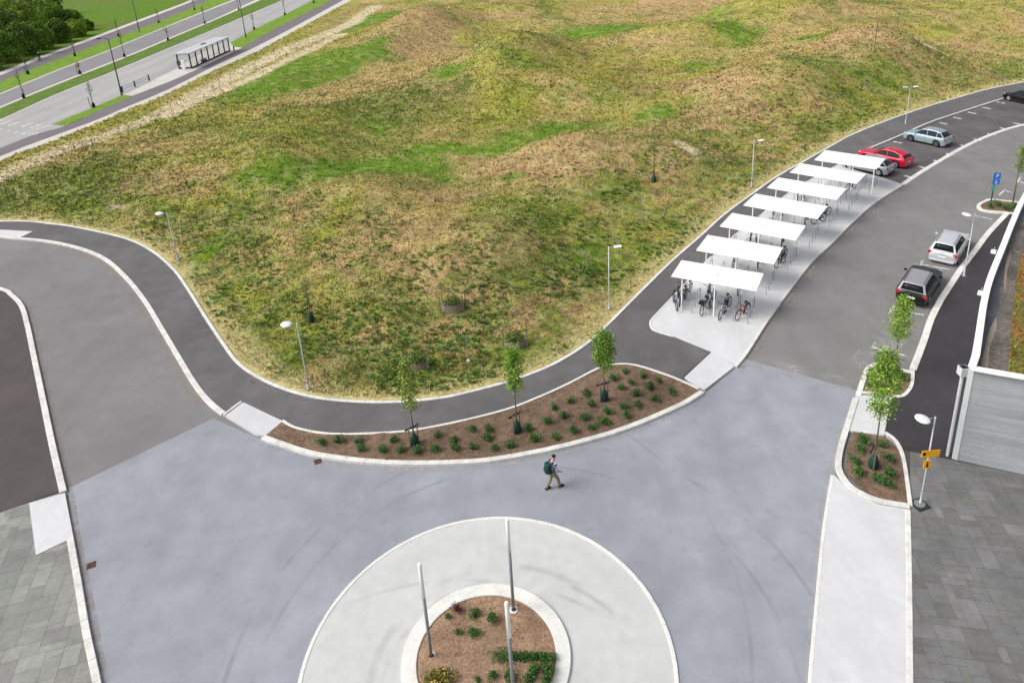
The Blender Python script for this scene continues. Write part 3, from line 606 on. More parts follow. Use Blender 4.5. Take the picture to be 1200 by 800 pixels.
# roundabout
RC = (-1.99*1.0, 18.62)
def circ(r, n=72, c_=None): c_ = c_ or RC; return [Vector((c_[0]+r*math.cos(2*math.pi*i/n), c_[1]+r*math.sin(2*math.pi*i/n), 0)) for i in range(n)]
RC = (-1.944, 18.40)
M['apron'] = mat('roundabout_concrete', (.54, .545, .535), .85, noise=((.25, .06, 5), (2, .05, 4), (40, .04, 2)), bump=.1)
def tyre_marks(m, arcs):      # rubber left by wheels circling over the apron, a stain with its own ring shape
    N, K = m.node_tree.nodes, m.node_tree.links; b = N['Principled BSDF']; src = b.inputs['Base Color'].links[0].from_socket
    tc = [n for n in N if n.type == 'TEX_COORD'][0]; cur = src
    for (cx, cy, rad, wd, st, sc) in arcs:
        sb = N.new('ShaderNodeVectorMath'); sb.operation = 'DISTANCE'; K.new(tc.outputs['Object'], sb.inputs[0]); sb.inputs[1].default_value = (cx, cy, .03)
        d = N.new('ShaderNodeMath'); d.operation = 'SUBTRACT'; K.new(sb.outputs['Value'], d.inputs[0]); d.inputs[1].default_value = rad
        a = N.new('ShaderNodeMath'); a.operation = 'ABSOLUTE'; K.new(d.outputs[0], a.inputs[0])
        mr = N.new('ShaderNodeMapRange'); mr.interpolation_type = 'SMOOTHSTEP'; mr.inputs['From Min'].default_value = wd*.3; mr.inputs['From Max'].default_value = wd*2; mr.inputs['To Min'].default_value = st; mr.inputs['To Max'].default_value = 0
        K.new(a.outputs[0], mr.inputs[0])
        t = N.new('ShaderNodeTexNoise'); t.inputs['Scale'].default_value = sc; t.inputs['Detail'].default_value = 4; K.new(tc.outputs['Object'], t.inputs['Vector'])
        m3 = N.new('ShaderNodeMapRange'); m3.inputs['From Min'].default_value = .45; m3.inputs['From Max'].default_value = .6; K.new(t.outputs['Fac'], m3.inputs[0])
        ml = N.new('ShaderNodeMath'); ml.operation = 'MULTIPLY'; K.new(mr.outputs[0], ml.inputs[0]); K.new(m3.outputs[0], ml.inputs[1])
        mx = N.new('ShaderNodeMix'); mx.data_type = 'RGBA'; K.new(ml.outputs[0], mx.inputs[0]); K.new(cur, mx.inputs[6]); mx.inputs[7].default_value = (.12, .12, .13, 1); cur = mx.outputs[2]
    K.new(cur, b.inputs['Base Color'])
tyre_marks(M['apron'], ((RC[0]+.5, RC[1]-.6, 4.5, .12, .22, .35), (RC[0]+.9, RC[1]-1.2, 4.6, .08, .25, .4), (RC[0]-1.5, RC[1]-6.2, 9.6, .07, .22, .4), (RC[0]+.2, RC[1]-.2, 5.6, .5, .12, .25)))
tyre_marks(M['junction'], ((RC[0]+1.5, RC[1]+.5, 10.6, .07, .3, .35), (RC[0]+1.2, RC[1]+.2, 9.3, .06, .25, .3), (RC[0], RC[1], 8.2, .5, .10, .25), (RC[0]-4, RC[1]+3, 13.5, .06, .25, .3), (RC[0], RC[1]+1.2, 9.6, .7, .09, .2)))
Ro, Rr, Rb = 6.44, 2.95, 2.43
MB().prism(circ(Ro), -.05, .03).build('roundabout_apron', M['apron']).__setitem__('kind', 'structure')
ribbon('kerb', circ(Ro), .14, -.05, .05, M['kerb_white'], closed=True)
def ringmesh(r0, r1, z0, z1, c_, n=96):
    mb = MB(); a = circ(r0, n, c_); b = circ(r1, n, c_); vs = []
    for p, q in zip(a, b): vs += [(p.x, p.y, z0), (p.x, p.y, z1), (q.x, q.y, z1), (q.x, q.y, z0)]
    mb.add(vs, [(4*i+k, 4*((i+1) % n)+k, 4*((i+1) % n)+k+1, 4*i+k+1) for i in range(n) for k in range(3)]); return mb
RC2 = (-1.98, 18.55)
tag(ringmesh(Rb, Rr, .0, .12, RC2).build('raised_ring_kerb', M['kerb_white'], bevel=.03), kind='structure')
soil_bed('planting_soil', circ(Rb, 48, RC2), .06, M['soil_red'], .09)
# ------------------------------------------------------------------ markings, drains
mk = MB()
def line_px(a, b, w=.12, z=.009):
    p, q = G(*a), G(*b); t = (q-p).normalized(); nx = Vector((-t.y, t.x, 0))*w/2
    mk.add([(p+nx)+Vector((0, 0, z)), (p-nx)+Vector((0, 0, z)), (q-nx)+Vector((0, 0, z)), (q+nx)+Vector((0, 0, z))], [(0, 1, 2, 3)])
for a, b in [((1078, 309.5), (1113, 315.8)), ((1078.5, 311), (1081, 305.5)), ((1044.5, 363), (1083, 369)), ((1042, 366.5), (1048, 358)), ((1021, 406.5), (1062, 417)), ((1021.5, 408), (1025, 402)), ((1141, 252.5), (1163, 257)),
             ((1170.5, 229), (1178, 222)), ((1176, 223), (1186, 226)), ((1193, 212), (1203, 216)), ((1192, 213.5), (1196, 208))]: line_px(a, b)
far_lines = [((1047, 166), (1057, 168)), ((1101, 144), (1111, 146)), ((1117, 137.5), (1127, 139.5)), ((1134, 131.5), (1144, 133.5)), ((1151, 126), (1161, 128)), ((1168, 119.5), (1178, 121.5)),
             ((1060, 206), (1071, 209)), ((1076, 195), (1087, 198)), ((1094, 188), (1103, 190)), ((1109, 180), (1118, 182)), ((1125, 170), (1134, 172.5)), ((1141, 163), (1150, 165)), ((1157, 156.5), (1166, 158.5)), ((1172, 150), (1181, 152)), ((1187, 144), (1196, 146)), ((1030, 178), (1040, 180))]
for a, b in far_lines: line_px(a, b, .3)
# zebra crossing on the boulevard and lane dashes
for a, b in [((-6, 144), (3, 141)), ((0, 146), (12, 142)), ((9, 147.6), (22, 143.3)), ((25, 149), (40, 143.8)), ((34, 150.3), (48, 145.6)), ((43, 151.2), (60, 147)), ((-4, 153), (3, 151.5)), ((6, 154.8), (12, 153.4)), ((15, 156.2), (22, 154.6)), ((24, 157.4), (31, 156)), ((33, 158), (45, 156))]: line_px(a, b, .5, .02)
for a, b in [((30, 143), (95, 116)), ((100, 114), (180, 80)), ((60, 148), (70, 146)), ((150, 110), (205, 83))]: line_px(a, b, .12, .018)
M['fadedpaint'] = decal_mat('worn_road_paint', (.70, .70, .68), 3.2, .34, .52, .95)
tag(mk.build('road_marking', M['fadedpaint']), kind='structure')
def drain(px, py, w, lab):
    p = G(px, py, .005); mb = MB(); mb.box((0, 0, .006), (w, w, .012)); 
    for i in range(4): mb.box((-w*.3+i*w*.2, 0, .016), (w*.07, w*.7, .008))
    o = mb.build('drain_cover', M['grate']); o.location = p; o.rotation_euler.z = .4; tag(o, lab, 'drain cover')
drain(372.5, 540.5, .34, 'rusty square drain cover in the road beside the long planting bed')
drain(107, 662, .34, 'rusty square drain cover by the left kerb and grey paving')
# ------------------------------------------------------------------ boulevard
def sheet(name, px, z, m): return flat(name, P(px), z, m)
M['verge'] = mat('verge_grass', (.15, .26, .02), .95, noise=((.6, .2, 5), (3, .25, 4), (12, .25, 3)), bump=1, bscale=6)
M['verge2'] = mat('rough_verge_grass', (.10, .175, .018), .95, noise=((.6, .25, 5), (3, .35, 4), (12, .25, 3)), bump=1, bscale=6)
M['cway'] = mat('pale_carriageway', (.36, .355, .35), .9, noise=((.15, .05, 4), (.4, .10, 4, (1, .06, 1), -.05), (6, .04)))
M['cycle'] = mat('grey_cycle_road', (.235, .225, .235), .9, noise=((.2, .06, 4), (.5, .06, 4, (1, .06, 1), -.05), (6, .04)))
M['mauve'] = mat('mauve_footway', (.17, .15, .16), .9, noise=((.3, .08, 4), (6, .05)))
M['edge'] = mat('boulevard_edging', (.56, .53, .50), .9, noise=((.5, .08, 4),))
LN = dict(a=[(-300, 317)]+BA[1:]+[(450, -20)], b=[(-300, 310), (0, 183.4), (57.7, 161.3), (113.7, 140.5), (148.7, 125.4), (200, 103.7), (252.5, 77), (298, 56), (348.7, 29.7), (400, 1.7), (440, -20)],
 c=[(-300, 300), (0, 173.7), (47.2, 156), (77, 147.4), (112, 131.7), (155.7, 112.5), (200, 94.6), (240, 77), (284, 55.6), (322.5, 34), (357.5, 16), (389, 0), (425, -20)],
 d=[(-300, 272), (0, 139.6), (63, 111), (136.5, 81.5), (200, 55), (270, 26), (331, 0), (378, -20)], e=[(-300, 255), (0, 127), (66.5, 99.5), (157.5, 63.5), (200, 45.5), (252.5, 23.5), (305, 0.5), (352, -20)],
 e2=[(-300, 253), (0, 125), (66.5, 97.7), (157.5, 61.8), (200, 43.9), (252.5, 22), (302, -1), (346, -20)], f=[(-300, 236), (0, 111), (70, 82), (122.5, 62), (200, 30), (277, 0), (325, -19)], f2=[(-300, 234), (0, 109.4), (70, 80.6), (122.5, 60.7), (200, 28.8), (275, -1), (321, -19)],
 g=[(-300, 216), (0, 95.9), (45.5, 78), (87.5, 62.5), (200, 20), (246, 0), (290, -19)], h=[(-300, 206), (0, 88.7), (45.5, 70), (75, 59), (200, 12), (230, 0), (275, -19)], h2=[(-300, 201), (0, 84.6), (45.5, 66.5), (75, 56), (200, 9.5), (224, 0), (268, -19)])
def band(n, k0, k1, z, m): flat(n, L(LN[k0], z, 3)+L(LN[k1], z, 3)[::-1], z, m)
band('boulevard_edging', 'a', 'b', .05, M['edge']); band('boulevard_footway', 'b', 'c', .045, M['mauve'])
band('boulevard_carriageway', 'c', 'd', .01, M['cway']); band('boulevard_verge', 'd', 'e', .05, M['verge2']); band('boulevard_edging', 'e', 'e2', .045, M['edge'])
band('cycle_road', 'e2', 'f', .02, M['cycle']); band('boulevard_edging', 'f', 'f2', .03, M['edge']); band('boulevard_verge', 'f2', 'g', .05, M['verge'])
band('far_footway', 'g', 'h', .03, M['mauve']); band('boulevard_edging', 'h', 'h2', .035, M['edge'])
dl = [(-300, 273.5), (0, 141), (63, 112.4), (136.5, 82.8), (200, 56.2), (270, 27), (331, .8)]; ribbon('carriageway_edge_line', L(dl, 0, 3), .35, .0, .018, M['edge'], bev=0)
sheet('boulevard_verge', [(62, 146), (87.5, 135.2), (112, 125.6), (143.5, 111.8), (155.7, 113), (112, 132.2), (77, 147.8)], .055, M['verge'])
sheet('boulevard_verge', [(270, 50.5), (294.5, 36.7), (331, 19), (368, 0), (400, -17), (421, -17), (389, .4), (357.5, 16.4), (322.5, 34.4), (284, 56), (273.5, 55.5)], .055, M['verge'])
sheet('bus_stop_paving', [(155, 113), (143.5, 111.8), (205, 82), (230, 66), (265, 47), (274, 55), (284, 56.5), (240, 78), (200, 95.6)], .052, M['edge'])
# ------------------------------------------------------------------ street lamps
def lamp(px, top, style, side, label, group='white lamps along the paths', double=False):
    b = G(px[0], px[1], .1); h = height_to(b, top); t = empty('street_lamp', b, 0, label, 'street lamp', group)
    MB().lathe([(.10, 0), (.10, .03), (.06, .05), (.052, .6), (.038, .62), (.032, h)], n=10).build('pole', M['galv'], t, True)
    MB().lathe([(.16, -.02), (.16, .03), (.1, .045)], n=14).build('base_plate', M['steel'], t)
    for s in ((-1, 1) if double else (side,)):
        MB().tube([(0, 0, h-.1), (s*.22, -.03, h-.04), (s*.34, -.05, h-.03)], .022, 6).build('arm', M['galv'], t)
        if style == 'disc':
            hd = MB().lathe([(.02, .06), (.14, .055), (.26, .025), (.30, 0), (.26, -.02), (.10, -.03)], n=24).build('lamp_head', M['lampwhite'], t, True)
        else:
            hd = MB().box((0, 0, 0), (.52, .26, .09)).build('lamp_head', M['lampwhite'], t, bevel=.04)
        hd.location = (s*.55, -.07, h-.02); hd.rotation_euler = (R(4), s*R(-6), 0)
        MB().lathe([(.12, 0), (.12, -.012)], c=(0, 0, -.045), n=14).build('lens', M['lens'], hd)
    return t
lamp((208.5, 305), 249, 'disc', -1, 'white disc lamp beside the path bend, farthest left on the meadow edge')
lamp((361.5, 455), 378, 'disc', -1, 'white disc lamp at the meadow edge next to the dark green watering bag')
lamp((714, 362), 288.5, 'box', 1, 'lamp with flat white head at the meadow kerb left of the nearest bicycle shelter')
lamp((880.6, 219), 164.5, 'box', 1, 'lamp with flat white head at the meadow edge behind the bicycle shelters')
lamp((1061, 145), 101.5, 'box', 1, 'lamp with two white heads behind the light blue car', double=True)
lamp((1129.5, 323), 250, 'disc', -1, 'lamp with white head on the kerb beside the silver estate car')
sgn = lamp((1078.5, 590), 488, 'disc', -1, 'white disc lamp carrying orange arrow signs on the grey paving')
# ------------------------------------------------------------------ boulevard lamps
def tall_lamp(px, top_h, label):
    b = G(px[0], px[1], .03); t = empty('boulevard_lamp', b, 0, label, 'street lamp', 'tall black lamps on the boulevard')
    h = top_h; MB().lathe([(.2, 0), (.2, .05), (.14, .08), (.13, 1.3), (.1, 1.35), (.07, h)], n=10).build('pole', M['black'], t, True)
    MB().tube([(0, 0, h-.1), (-.7, 0, h+.1), (-1.3, 0, h+.12)], .045, 6).build('arm', M['black'], t)
    MB().lathe([(.05, .22), (.22, .15), (.32, 0), (.1, -.04)], c=(-1.5, 0, h), n=14).build('lamp_head', M['black'], t, True)
tall_lamp((142.7, 111.7), 8.85, 'tall black lamp on the verge left of the bus shelter')
tall_lamp((288.3, 44.5), 8.85, 'tall black lamp on the verge right of the bus shelter')
tall_lamp((163.5, 38), 8.85, 'tall black lamp on the green strip beyond the cycle road')
# ------------------------------------------------------------------ leaves
def leaf_cloud(n, shape, s, col, var=.25, light=None, flatz=0.):
    """n leaf quads; shape(n) -> positions"""
    Pn = shape(n); n = len(Pn); a = rng.normal(size=(n, 3)); a /= np.linalg.norm(a, axis=1)[:, None]
    b = np.cross(a, rng.normal(size=(n, 3))); b /= np.linalg.norm(b, axis=1)[:, None]
    ss = (s*(.6+.8*rng.random(n)))[:, None]; a = a*ss; b = b*ss*.6
    V = np.stack([Pn-a, Pn+b*.9, Pn+a, Pn-b*.9], 1)
    c_ = np.array(col)*np.exp(rng.normal(0, var, (n, 1)))
    if light is not None: c_ = np.where(rng.random((n, 1)) < .3, np.array(light), c_)
    return V, np.repeat(c_[:, None], 4, 1)
def leaf_obj(name, parts, parent=None):
    V = np.concatenate([p[0] for p in parts]).reshape(-1, 3); c_ = np.concatenate([p[1] for p in parts]).reshape(-1, 3)
    me = tri_mesh(name, V, np.arange(len(V)).reshape(-1, 4), np.clip(c_, .005, .9), M['leaf'])
    o = bpy.data.objects.new(name, me); COL.objects.link(o)
    if parent: o.parent = parent
    return o
def rand_ball(n, e=.5):
    v = rng.normal(size=(n, 3)); v /= np.linalg.norm(v, axis=1)[:, None]; return v*(rng.random(n)**e)[:, None]
# shrubs: a few shapes shared by copies
def shrub_mesh(seed, dens=420, col=(.05, .12, .025)):
    def sh(n):
        out = []
        for _ in range(5):
            c_ = np.array([rng.normal(0, .09), rng.normal(0, .09), .13+.05*rng.random()]); out.append(c_+rand_ball(n//5, .35)*np.array([.15, .15, .14])*(.8+.4*rng.random()))
        return np.concatenate(out)
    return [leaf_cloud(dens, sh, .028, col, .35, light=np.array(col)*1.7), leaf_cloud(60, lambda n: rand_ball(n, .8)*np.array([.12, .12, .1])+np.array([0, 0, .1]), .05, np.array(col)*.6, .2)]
def make_shrub(label, group, loc, s, proto=[]):
    if len(proto) < 4:
        o = leaf_obj('shrub', shrub_mesh(len(proto))); proto.append(o)
    else:
        o = random.choice(proto).copy(); COL.objects.link(o)
    o.location = loc; o.scale = (s, s, s*random.uniform(.85, 1.15)); o.rotation_euler.z = random.uniform(0, 6.28)
    tag(o, label, 'shrub', group); return o
ORD = ['first', 'second', 'third', 'fourth', 'fifth', 'sixth', 'seventh', 'eighth', 'ninth', 'tenth', 'eleventh', 'twelfth', 'thirteenth', 'fourteenth', 'fifteenth', 'sixteenth', 'seventeenth', 'eighteenth', 'nineteenth']
z5 = lambda L_: [(400+x/3, 267+y/3) for x, y in L_]
rows = {
 'front row': [(377.7, 516), (396.7, 515)]+z5([(72, 770), (143, 777), (212, 778), (270, 780), (330, 770), (398, 770), (463, 768), (537, 767), (595, 763), (680, 740), (750, 730), (818, 708), (882, 698), (928, 677), (1005, 655)]),
 'middle row': z5([(57, 742), (182, 740), (335, 722), (400, 742), (511, 735), (655, 700), (725, 675), (855, 660), (937, 643), (993, 622), (1047, 617), (1104, 597), (1165, 572)]),
 'back row': z5([(463, 702), (523, 700), (783, 657), (750, 625), (807, 603), (875, 615), (866, 577), (983, 555), (957, 525), (1038, 582), (1000, 500), (1022, 538), (1063, 515), (1088, 555), (1117, 530)])}
for rn, L_ in rows.items():
    for i, q in enumerate(sorted(L_)):
        b = G(q[0], q[1]+3.5, .1); s = random.uniform(.85, 1.12)*(1.05 if 'front' in rn else .98)
        make_shrub(f'small round shrub, {ORD[i]} from left in the {rn} of the long planting bed', 'shrubs in the long planting bed', b+Vector((0, 0, 0)), s*1.18)
z10 = lambda L_: [(960+x/5, 460+y/5) for x, y in L_]
for (q, s, d) in zip(z10([(262, 270), (248, 325), (215, 388), (237, 460), (372, 300), (412, 375), (405, 465), (405, 520), (340, 500)]), (1.35, 1.3, 1.25, 1.35, 1.2, 1.25, 1.35, 1.35, 1.3),
        ('top left corner', 'left side, second from the top', 'left side, third from the top', 'left side, lowest', 'right behind the tree trunk', 'right side, beside the tree stake', 'lower right, upper of the pair', 'lower right, lowest of all', 'just below the watering bag')):
    make_shrub(f'bushy shrub in the bed by the orange sign, {d}', 'shrubs in the near right bed', G(q[0], q[1]+4, .1), s)
for (q, s, d) in (((1053, 437), 1.5, 'by the far corner'), ((1058, 440), 1.3, 'nearest the black ramp'), ((1022, 450), 1.3, 'by the left kerb'), ((1031, 430), 1.2, 'in the far left corner')):
    make_shrub(f'green shrub in the small bed by the ramp, {d}', 'shrubs in the small bed', G(q[0], q[1]+4, .1), s)
for (q, s, d) in (((1160.5, 240), 1.3, 'nearest the blue parking sign'), ((1170, 238), 1.5, 'second from the left'), ((1179, 243), 1.6, 'below the tree'), ((1190, 241), 1.5, 'rightmost')):
    make_shrub(f'low green shrub on the kerbed traffic island, {d}', 'shrubs on the traffic island', G(q[0], q[1]+3, .12), s)
z3 = lambda x, y: (440+x/4, 600+y/4)
for (q, s, d) in ((z3(470, 470), 1.25, 'dark green plant at the top of the roundabout bed, left of two'), (z3(541, 490), 1.4, 'bright green plant at the top centre of the roundabout bed'), (z3(462, 550), 1.3, 'upright green plant near the middle of the roundabout bed'),
                  (z3(388, 553), .9, 'small green plant in the roundabout bed, left of the upright plant'), (z3(337, 480), .8, 'small brownish plant at the upper left rim of the roundabout bed'), (z3(548, 756), 1.1, 'small round green plant below the hedge in the roundabout bed'),
                  (z3(745, 735), 1.4, 'green plant below the hedge right of the nearest pole'), (z3(722, 778), 1.3, 'green plant at the photo edge beside the nearest pole'), (z3(800, 735), 1.5, 'green plant at the right rim of the roundabout bed'), (z3(625, 765), 1.6, 'leafy green plant at the foot of the nearest pole'), (z3(810, 775), 1.4, 'green plant low at the right rim of the roundabout bed'), (z3(480, 770), .7, 'tiny green plant beside the yellow grass in the roundabout')):
    o = make_shrub(d, 'plants in the roundabout bed', G(q[0], q[1]+4, .1), s*.8)
pr = leaf_obj('shrub', shrub_mesh(9, 300, (.11, .035, .03))); pr.location = G(*z3(390, 462), .1); tag(pr, 'dark red leafy plant at the upper left of the roundabout bed', 'shrub', 'plants in the roundabout bed')
def hedge_shape(n):
    t = rng.random(n); a = np.array(G(z3(560, 685)[0], z3(560, 685)[1], .1)); b = np.array(G(z3(838, 690)[0], z3(838, 690)[1], .1))
    c_ = a[None]*(1-t)[:, None]+b[None]*t[:, None]; wdt = .15+.06*np.sin(t*9)**2+.13*(t < .28)
    return c_+rand_ball(n, .4)*np.stack([wdt, wdt, wdt*.8], 1)+np.array([0, 0, .16])
tag(leaf_obj('hedge', [leaf_cloud(2600, hedge_shape, .03, (.04, .115, .02), .35, light=(.06, .17, .03))]), 'low clipped dark green hedge across the roundabout bed', 'hedge')
def yg(n):
    c_ = np.array(G(*z3(300, 785), .1)); return c_+rand_ball(n, .5)*np.array([.62, .42, .16])+np.array([0, 0, .1])
tag(leaf_obj('ornamental_grass', [leaf_cloud(900, yg, .045, (.30, .24, .05), .3, light=(.10, .13, .03))]), 'yellowish ornamental grass at the lower left of the roundabout bed', 'grass clump')
# debris and weeds on soil
def litter(name, label, area, n, z, cols):
    x = []; 
    V, c_ = leaf_cloud(n, lambda k: np.array([area() for _ in range(k)]), .03, cols[0], .4, light=cols[1])
    tag(leaf_obj(name, [(V, c_)]), label, 'ground litter', kind='stuff')
def disc_area():
    a = random.random()*6.28; r = Rb*.96*math.sqrt(random.random()); return (RC2[0]+r*math.cos(a), RC2[1]+r*math.sin(a), .11)
litter('ground_litter', 'dry stalks and bark scattered on the roundabout bed soil', disc_area, 900, .1, [(.13, .08, .045), (.30, .2, .12)])
bx = [p.x for p in soilp]; by = [p.y for p in soilp]; sp_ = [(p.x, p.y) for p in soilp]
def bed_area():
    while True:
        x, y = random.uniform(min(bx), max(bx)), random.uniform(min(by), max(by))
        if inside(np.array([x]), np.array([y]), sp_)[0]: return (x, y, .14)
litter('ground_litter', 'small stones and weeds scattered on the long planting bed', bed_area, 2600, .1, [(.09, .085, .04), (.30, .22, .16)])
# ------------------------------------------------------------------ trees
def young_tree(base, ytop, crown_frac, cw, label, group, dens=2200, col=(.14, .24, .03), bag=True, stakes=2, lean=0., cat='tree', shape='oval', leafs=.055, light=(.22, .33, .06), trunk_r=.035):
    h = height_to(base, ytop); t = empty('young_tree', base, random.uniform(0, 1), label, cat, group); zc0 = h*crown_frac
    tr = MB(); pts = [(0, 0, -.05), (.01, 0, h*.3), (.02*random.uniform(-1, 1), .02, h*.6), (lean, 0, h*.97)]
    tr.tube(pts, [trunk_r*1.2, trunk_r, trunk_r*.7, .006], 7)
    tw = []
    nb = 16
    for i in range(nb):
        f = i/nb; z0 = zc0+(h-zc0)*f*.9; a = i*2.4; r_ = cw*(math.sin(math.pi*min(1, .25+f*.75))**.8)*random.uniform(.75, 1.05)
        if shape == 'loose': r_ *= random.uniform(.7, 1.3)
        p0 = Vector((lean*z0/h, 0, z0)); p1 = p0+Vector((math.cos(a)*r_*.7, math.sin(a)*r_*.7, r_*.75)); p2 = p0+Vector((math.cos(a)*r_, math.sin(a)*r_, r_*1.5)); 
        if p2.z > h: p2.z = h
        tr.tube([p0, p1, p2], [trunk_r*.35, .008, .004], 5); tw += [(p0, p1, p2)]
    tr.build('trunk', M['bark'], t, True)
    def sh(n):
        out = np.zeros((n, 3))
        for i in range(n):
            p0, p1, p2 = random.choice(tw); u = random.random()**.6
            q = p0.lerp(p1, u*2) if u < .5 else p1.lerp(p2, u*2-1)
            s_ = .05+.10*cw/.5
            out[i] = (q.x+random.gauss(0, s_), q.y+random.gauss(0, s_), q.z+random.gauss(0, s_*1.1))
        return out
    leaf_obj('crown', [leaf_cloud(int(dens*1.15), sh, leafs, col, .3, light=light)], t)
    if bag:
        MB().lathe([(.05, -.02), (.19, .0), (.23, .12), (.20, .4), (.12, .62), (.05, .66)], n=14).build('watering_bag', M['bag'], t, True)
    for k in range(stakes):
        a = k*math.pi/ max(1, stakes-1)*1.0+.4; q = (math.cos(a)*.28, math.sin(a)*.28)
        MB().tube([(q[0], q[1], -.05), (q[0], q[1], 1.15 if stakes > 1 else 1.6)], .03, 7).build('stake', M['stake'], t)
    if stakes > 1: MB().box((0, .12, .95), (.75, .05, .08), rz=.1).build('crossbar', M['seam'], t)
    return t
gB = 'young trees in the long planting bed'
young_tree(G(486, 521, .1), 414, .38, .36, 'young tree with watering bag in the long planting bed, leftmost of the three there', gB, 1700, col=(.20, .27, .04), light=(.30, .38, .08))
young_tree(G(606, 506, .1), 402, .47, .40, 'young tree with watering bag in the middle of the long planting bed', gB, 2400, col=(.18, .31, .03), light=(.28, .40, .07))
young_tree(G(708, 469, .1), 389, .46, .52, 'young tree with dense egg-shaped crown at the right end of the long planting bed', gB, 4200, col=(.13, .235, .025), light=(.22, .34, .05))
gR = 'young trees by the parking lane'
young_tree(G(1023, 547, .1), 405, .42, .62, 'tallest young tree with watering bag in the near right bed', gR, 2300, col=(.17, .30, .03), light=(.26, .38, .07), shape='loose', leafs=.065)
young_tree(G(1047, 437, .1), 346, .42, .50, 'young tree with oval crown in the small bed in front of the black car', gR, 2200, col=(.19, .32, .03), light=(.28, .40, .07), bag=False, stakes=0)
young_tree(G(1186, 240, .12), 168, .52, .42, 'slender young tree on the traffic island by the blue sign', gR, 1200, col=(.14, .22, .03), bag=False, stakes=1, lean=.3)
young_tree(GT(766, 213), 140, .40, .32, 'thin sparse young tree with a stake alone on the bare brown meadow', None, 420, col=(.13, .17, .05), bag=True, stakes=2, leafs=.05)
young_tree(GT(365, 376), 320, .45, .35, 'thin bare sapling with dark green watering bag on the meadow near the lamp', None, 160, col=(.14, .18, .05), bag=True, stakes=2, leafs=.04)
# saplings along the boulevard
bt = [(28, 115, 82, 'far end of the near verge strip, leftmost of all'), (110, 126, 95, 'on the small green patch left of the tall lamp'), (33, 87, 66, 'dark stump-like base on the far green strip at left'), (88, 66, 48, 'behind the cyclist on the far green strip'), (146, 67, 36, 'beside the cycle road beyond the left tall lamp'), (94, 87, 74, 'at the edge of the rough verge below the cyclist'),
      (197, 48, 31, 'on the rough verge, behind the bus shelter roof'), (240, 28, 5, 'on the rough verge, right of the shelter roof behind it'), (186, 27, 10, 'on the far strip beyond the shelter'), (228, 12, -3, 'on the far strip near the top edge'), (298, 35, 14, 'on the near verge right of the second tall lamp'), (334, 18, -2, 'on the near verge, second right of the second tall lamp'), (368, 4, -16, 'on the near verge at the top edge'), (280, 12, -8, 'on the rough verge at the top edge'), (139, 43, 20, 'on the far green strip beyond the left tall lamp')]
for (x, y, yt, d) in bt:
    b = G(x, y, .05); h = max(height_to(b, yt), 2.2); t = empty('boulevard_sapling', b, random.uniform(0, 6), 'thin staked sapling '+d, 'sapling', 'saplings along the boulevard')
    tr = MB().tube([(0, 0, -.05), (.03, 0, h*.5), (0, .05, h)], [.06, .05, .015], 6)
    for i in range(10):
        a = i*2.4; z0 = h*(.45+.045*i); tr.tube([(0, 0, z0), (math.cos(a)*.4, math.sin(a)*.4, z0+.5)], [.018, .006], 4)
    tr.build('trunk', M['bark'], t)
    MB().lathe([(.25, 0), (.24, .5), (.12, .75)], n=9).build('watering_bag', M['seam'], t, True)
    MB().tube([(.45, .1, 0), (.45, .1, 1.6)], .05, 6).build('stake', M['stake'], t)
    if h > 2.0: leaf_obj('crown', [leaf_cloud(90, lambda n: rand_ball(n, .6)*np.array([.5, .5, h*.3])+np.array([0, 0, h*.72]), .09, (.13, .14, .05), .3)], t)
# wood at the far left
def big_tree(px, py, h, w, label, seed):
    b = G(px, py, -.05); t = empty('broadleaf_tree', b, 0, label, 'tree', 'trees in the wood beyond the boulevard')
    tr = MB().tube([(0, 0, 0), (.1, .1, h*.3), (0, 0, h*.7)], [.28, .2, .06], 8); rs = []
    for i in range(16):
        a = i*2.399; f = (i+.5)/16; z = h*(.10+.78*f); rr = w*math.sqrt(max(.05, 1-(2*f*.92-.75)**2))*random.uniform(.5, .75)
        c_ = np.array([math.cos(a)*rr, math.sin(a)*rr, z]); rs.append((c_, w*random.uniform(.32, .5))); tr.tube([(0, 0, z*.5), tuple(c_*.9)], [.08, .02], 5)
    tr.build('trunk', M['bark'], t, True); parts = []
    g0 = np.array(random.choice([(.10, .18, .015), (.13, .22, .018), (.08, .145, .015), (.17, .24, .02)]))
    for c_, r_ in rs:
        k = g0*random.uniform(.65, 1.5)
        parts.append(leaf_cloud(420, lambda n: c_+rand_ball(n, .28)*np.array([r_, r_, r_*.8]), .20, k, .3, light=k*1.5))
    leaf_obj('crown', parts, t)
wood = [(8, 70, 6.5, 3.6), (30, 62, 7, 3.6), (50, 55, 6, 3.2), (-20, 80, 7, 4), (70, 47, 5.5, 3.2), (90, 40, 4.2, 2.8), (5, 48, 9, 4.4), (35, 38, 9, 4.2), (62, 32, 8, 4), (86, 30, 5, 3), (-25, 55, 9, 5), (0, 28, 10, 5), (30, 20, 10, 5), (60, 15, 8, 4.5), (100, 33, 3.0, 2.2), (-15, 5, 10, 5), (25, 2, 10, 5)]
wl_ = ['at the near left corner of the wood', 'second along the near edge of the wood', 'in the middle of the near edge, behind the cyclist', 'beyond the left photo edge', 'right of the middle of the near edge', 'low and near the right end of the wood', 'in the second row at left', 'in the second row, middle', 'in the second row, right', 'near the right end, behind the low one', 'outermost left in the second row', 'third row left', 'third row middle', 'third row right', 'lowest, at the right tip of the wood', 'far back at left', 'far back in the middle']
for i, ((px, py, h, w), d) in enumerate(zip(wood, wl_)): big_tree(px, py+3, h, w, 'bushy green tree '+d, i)
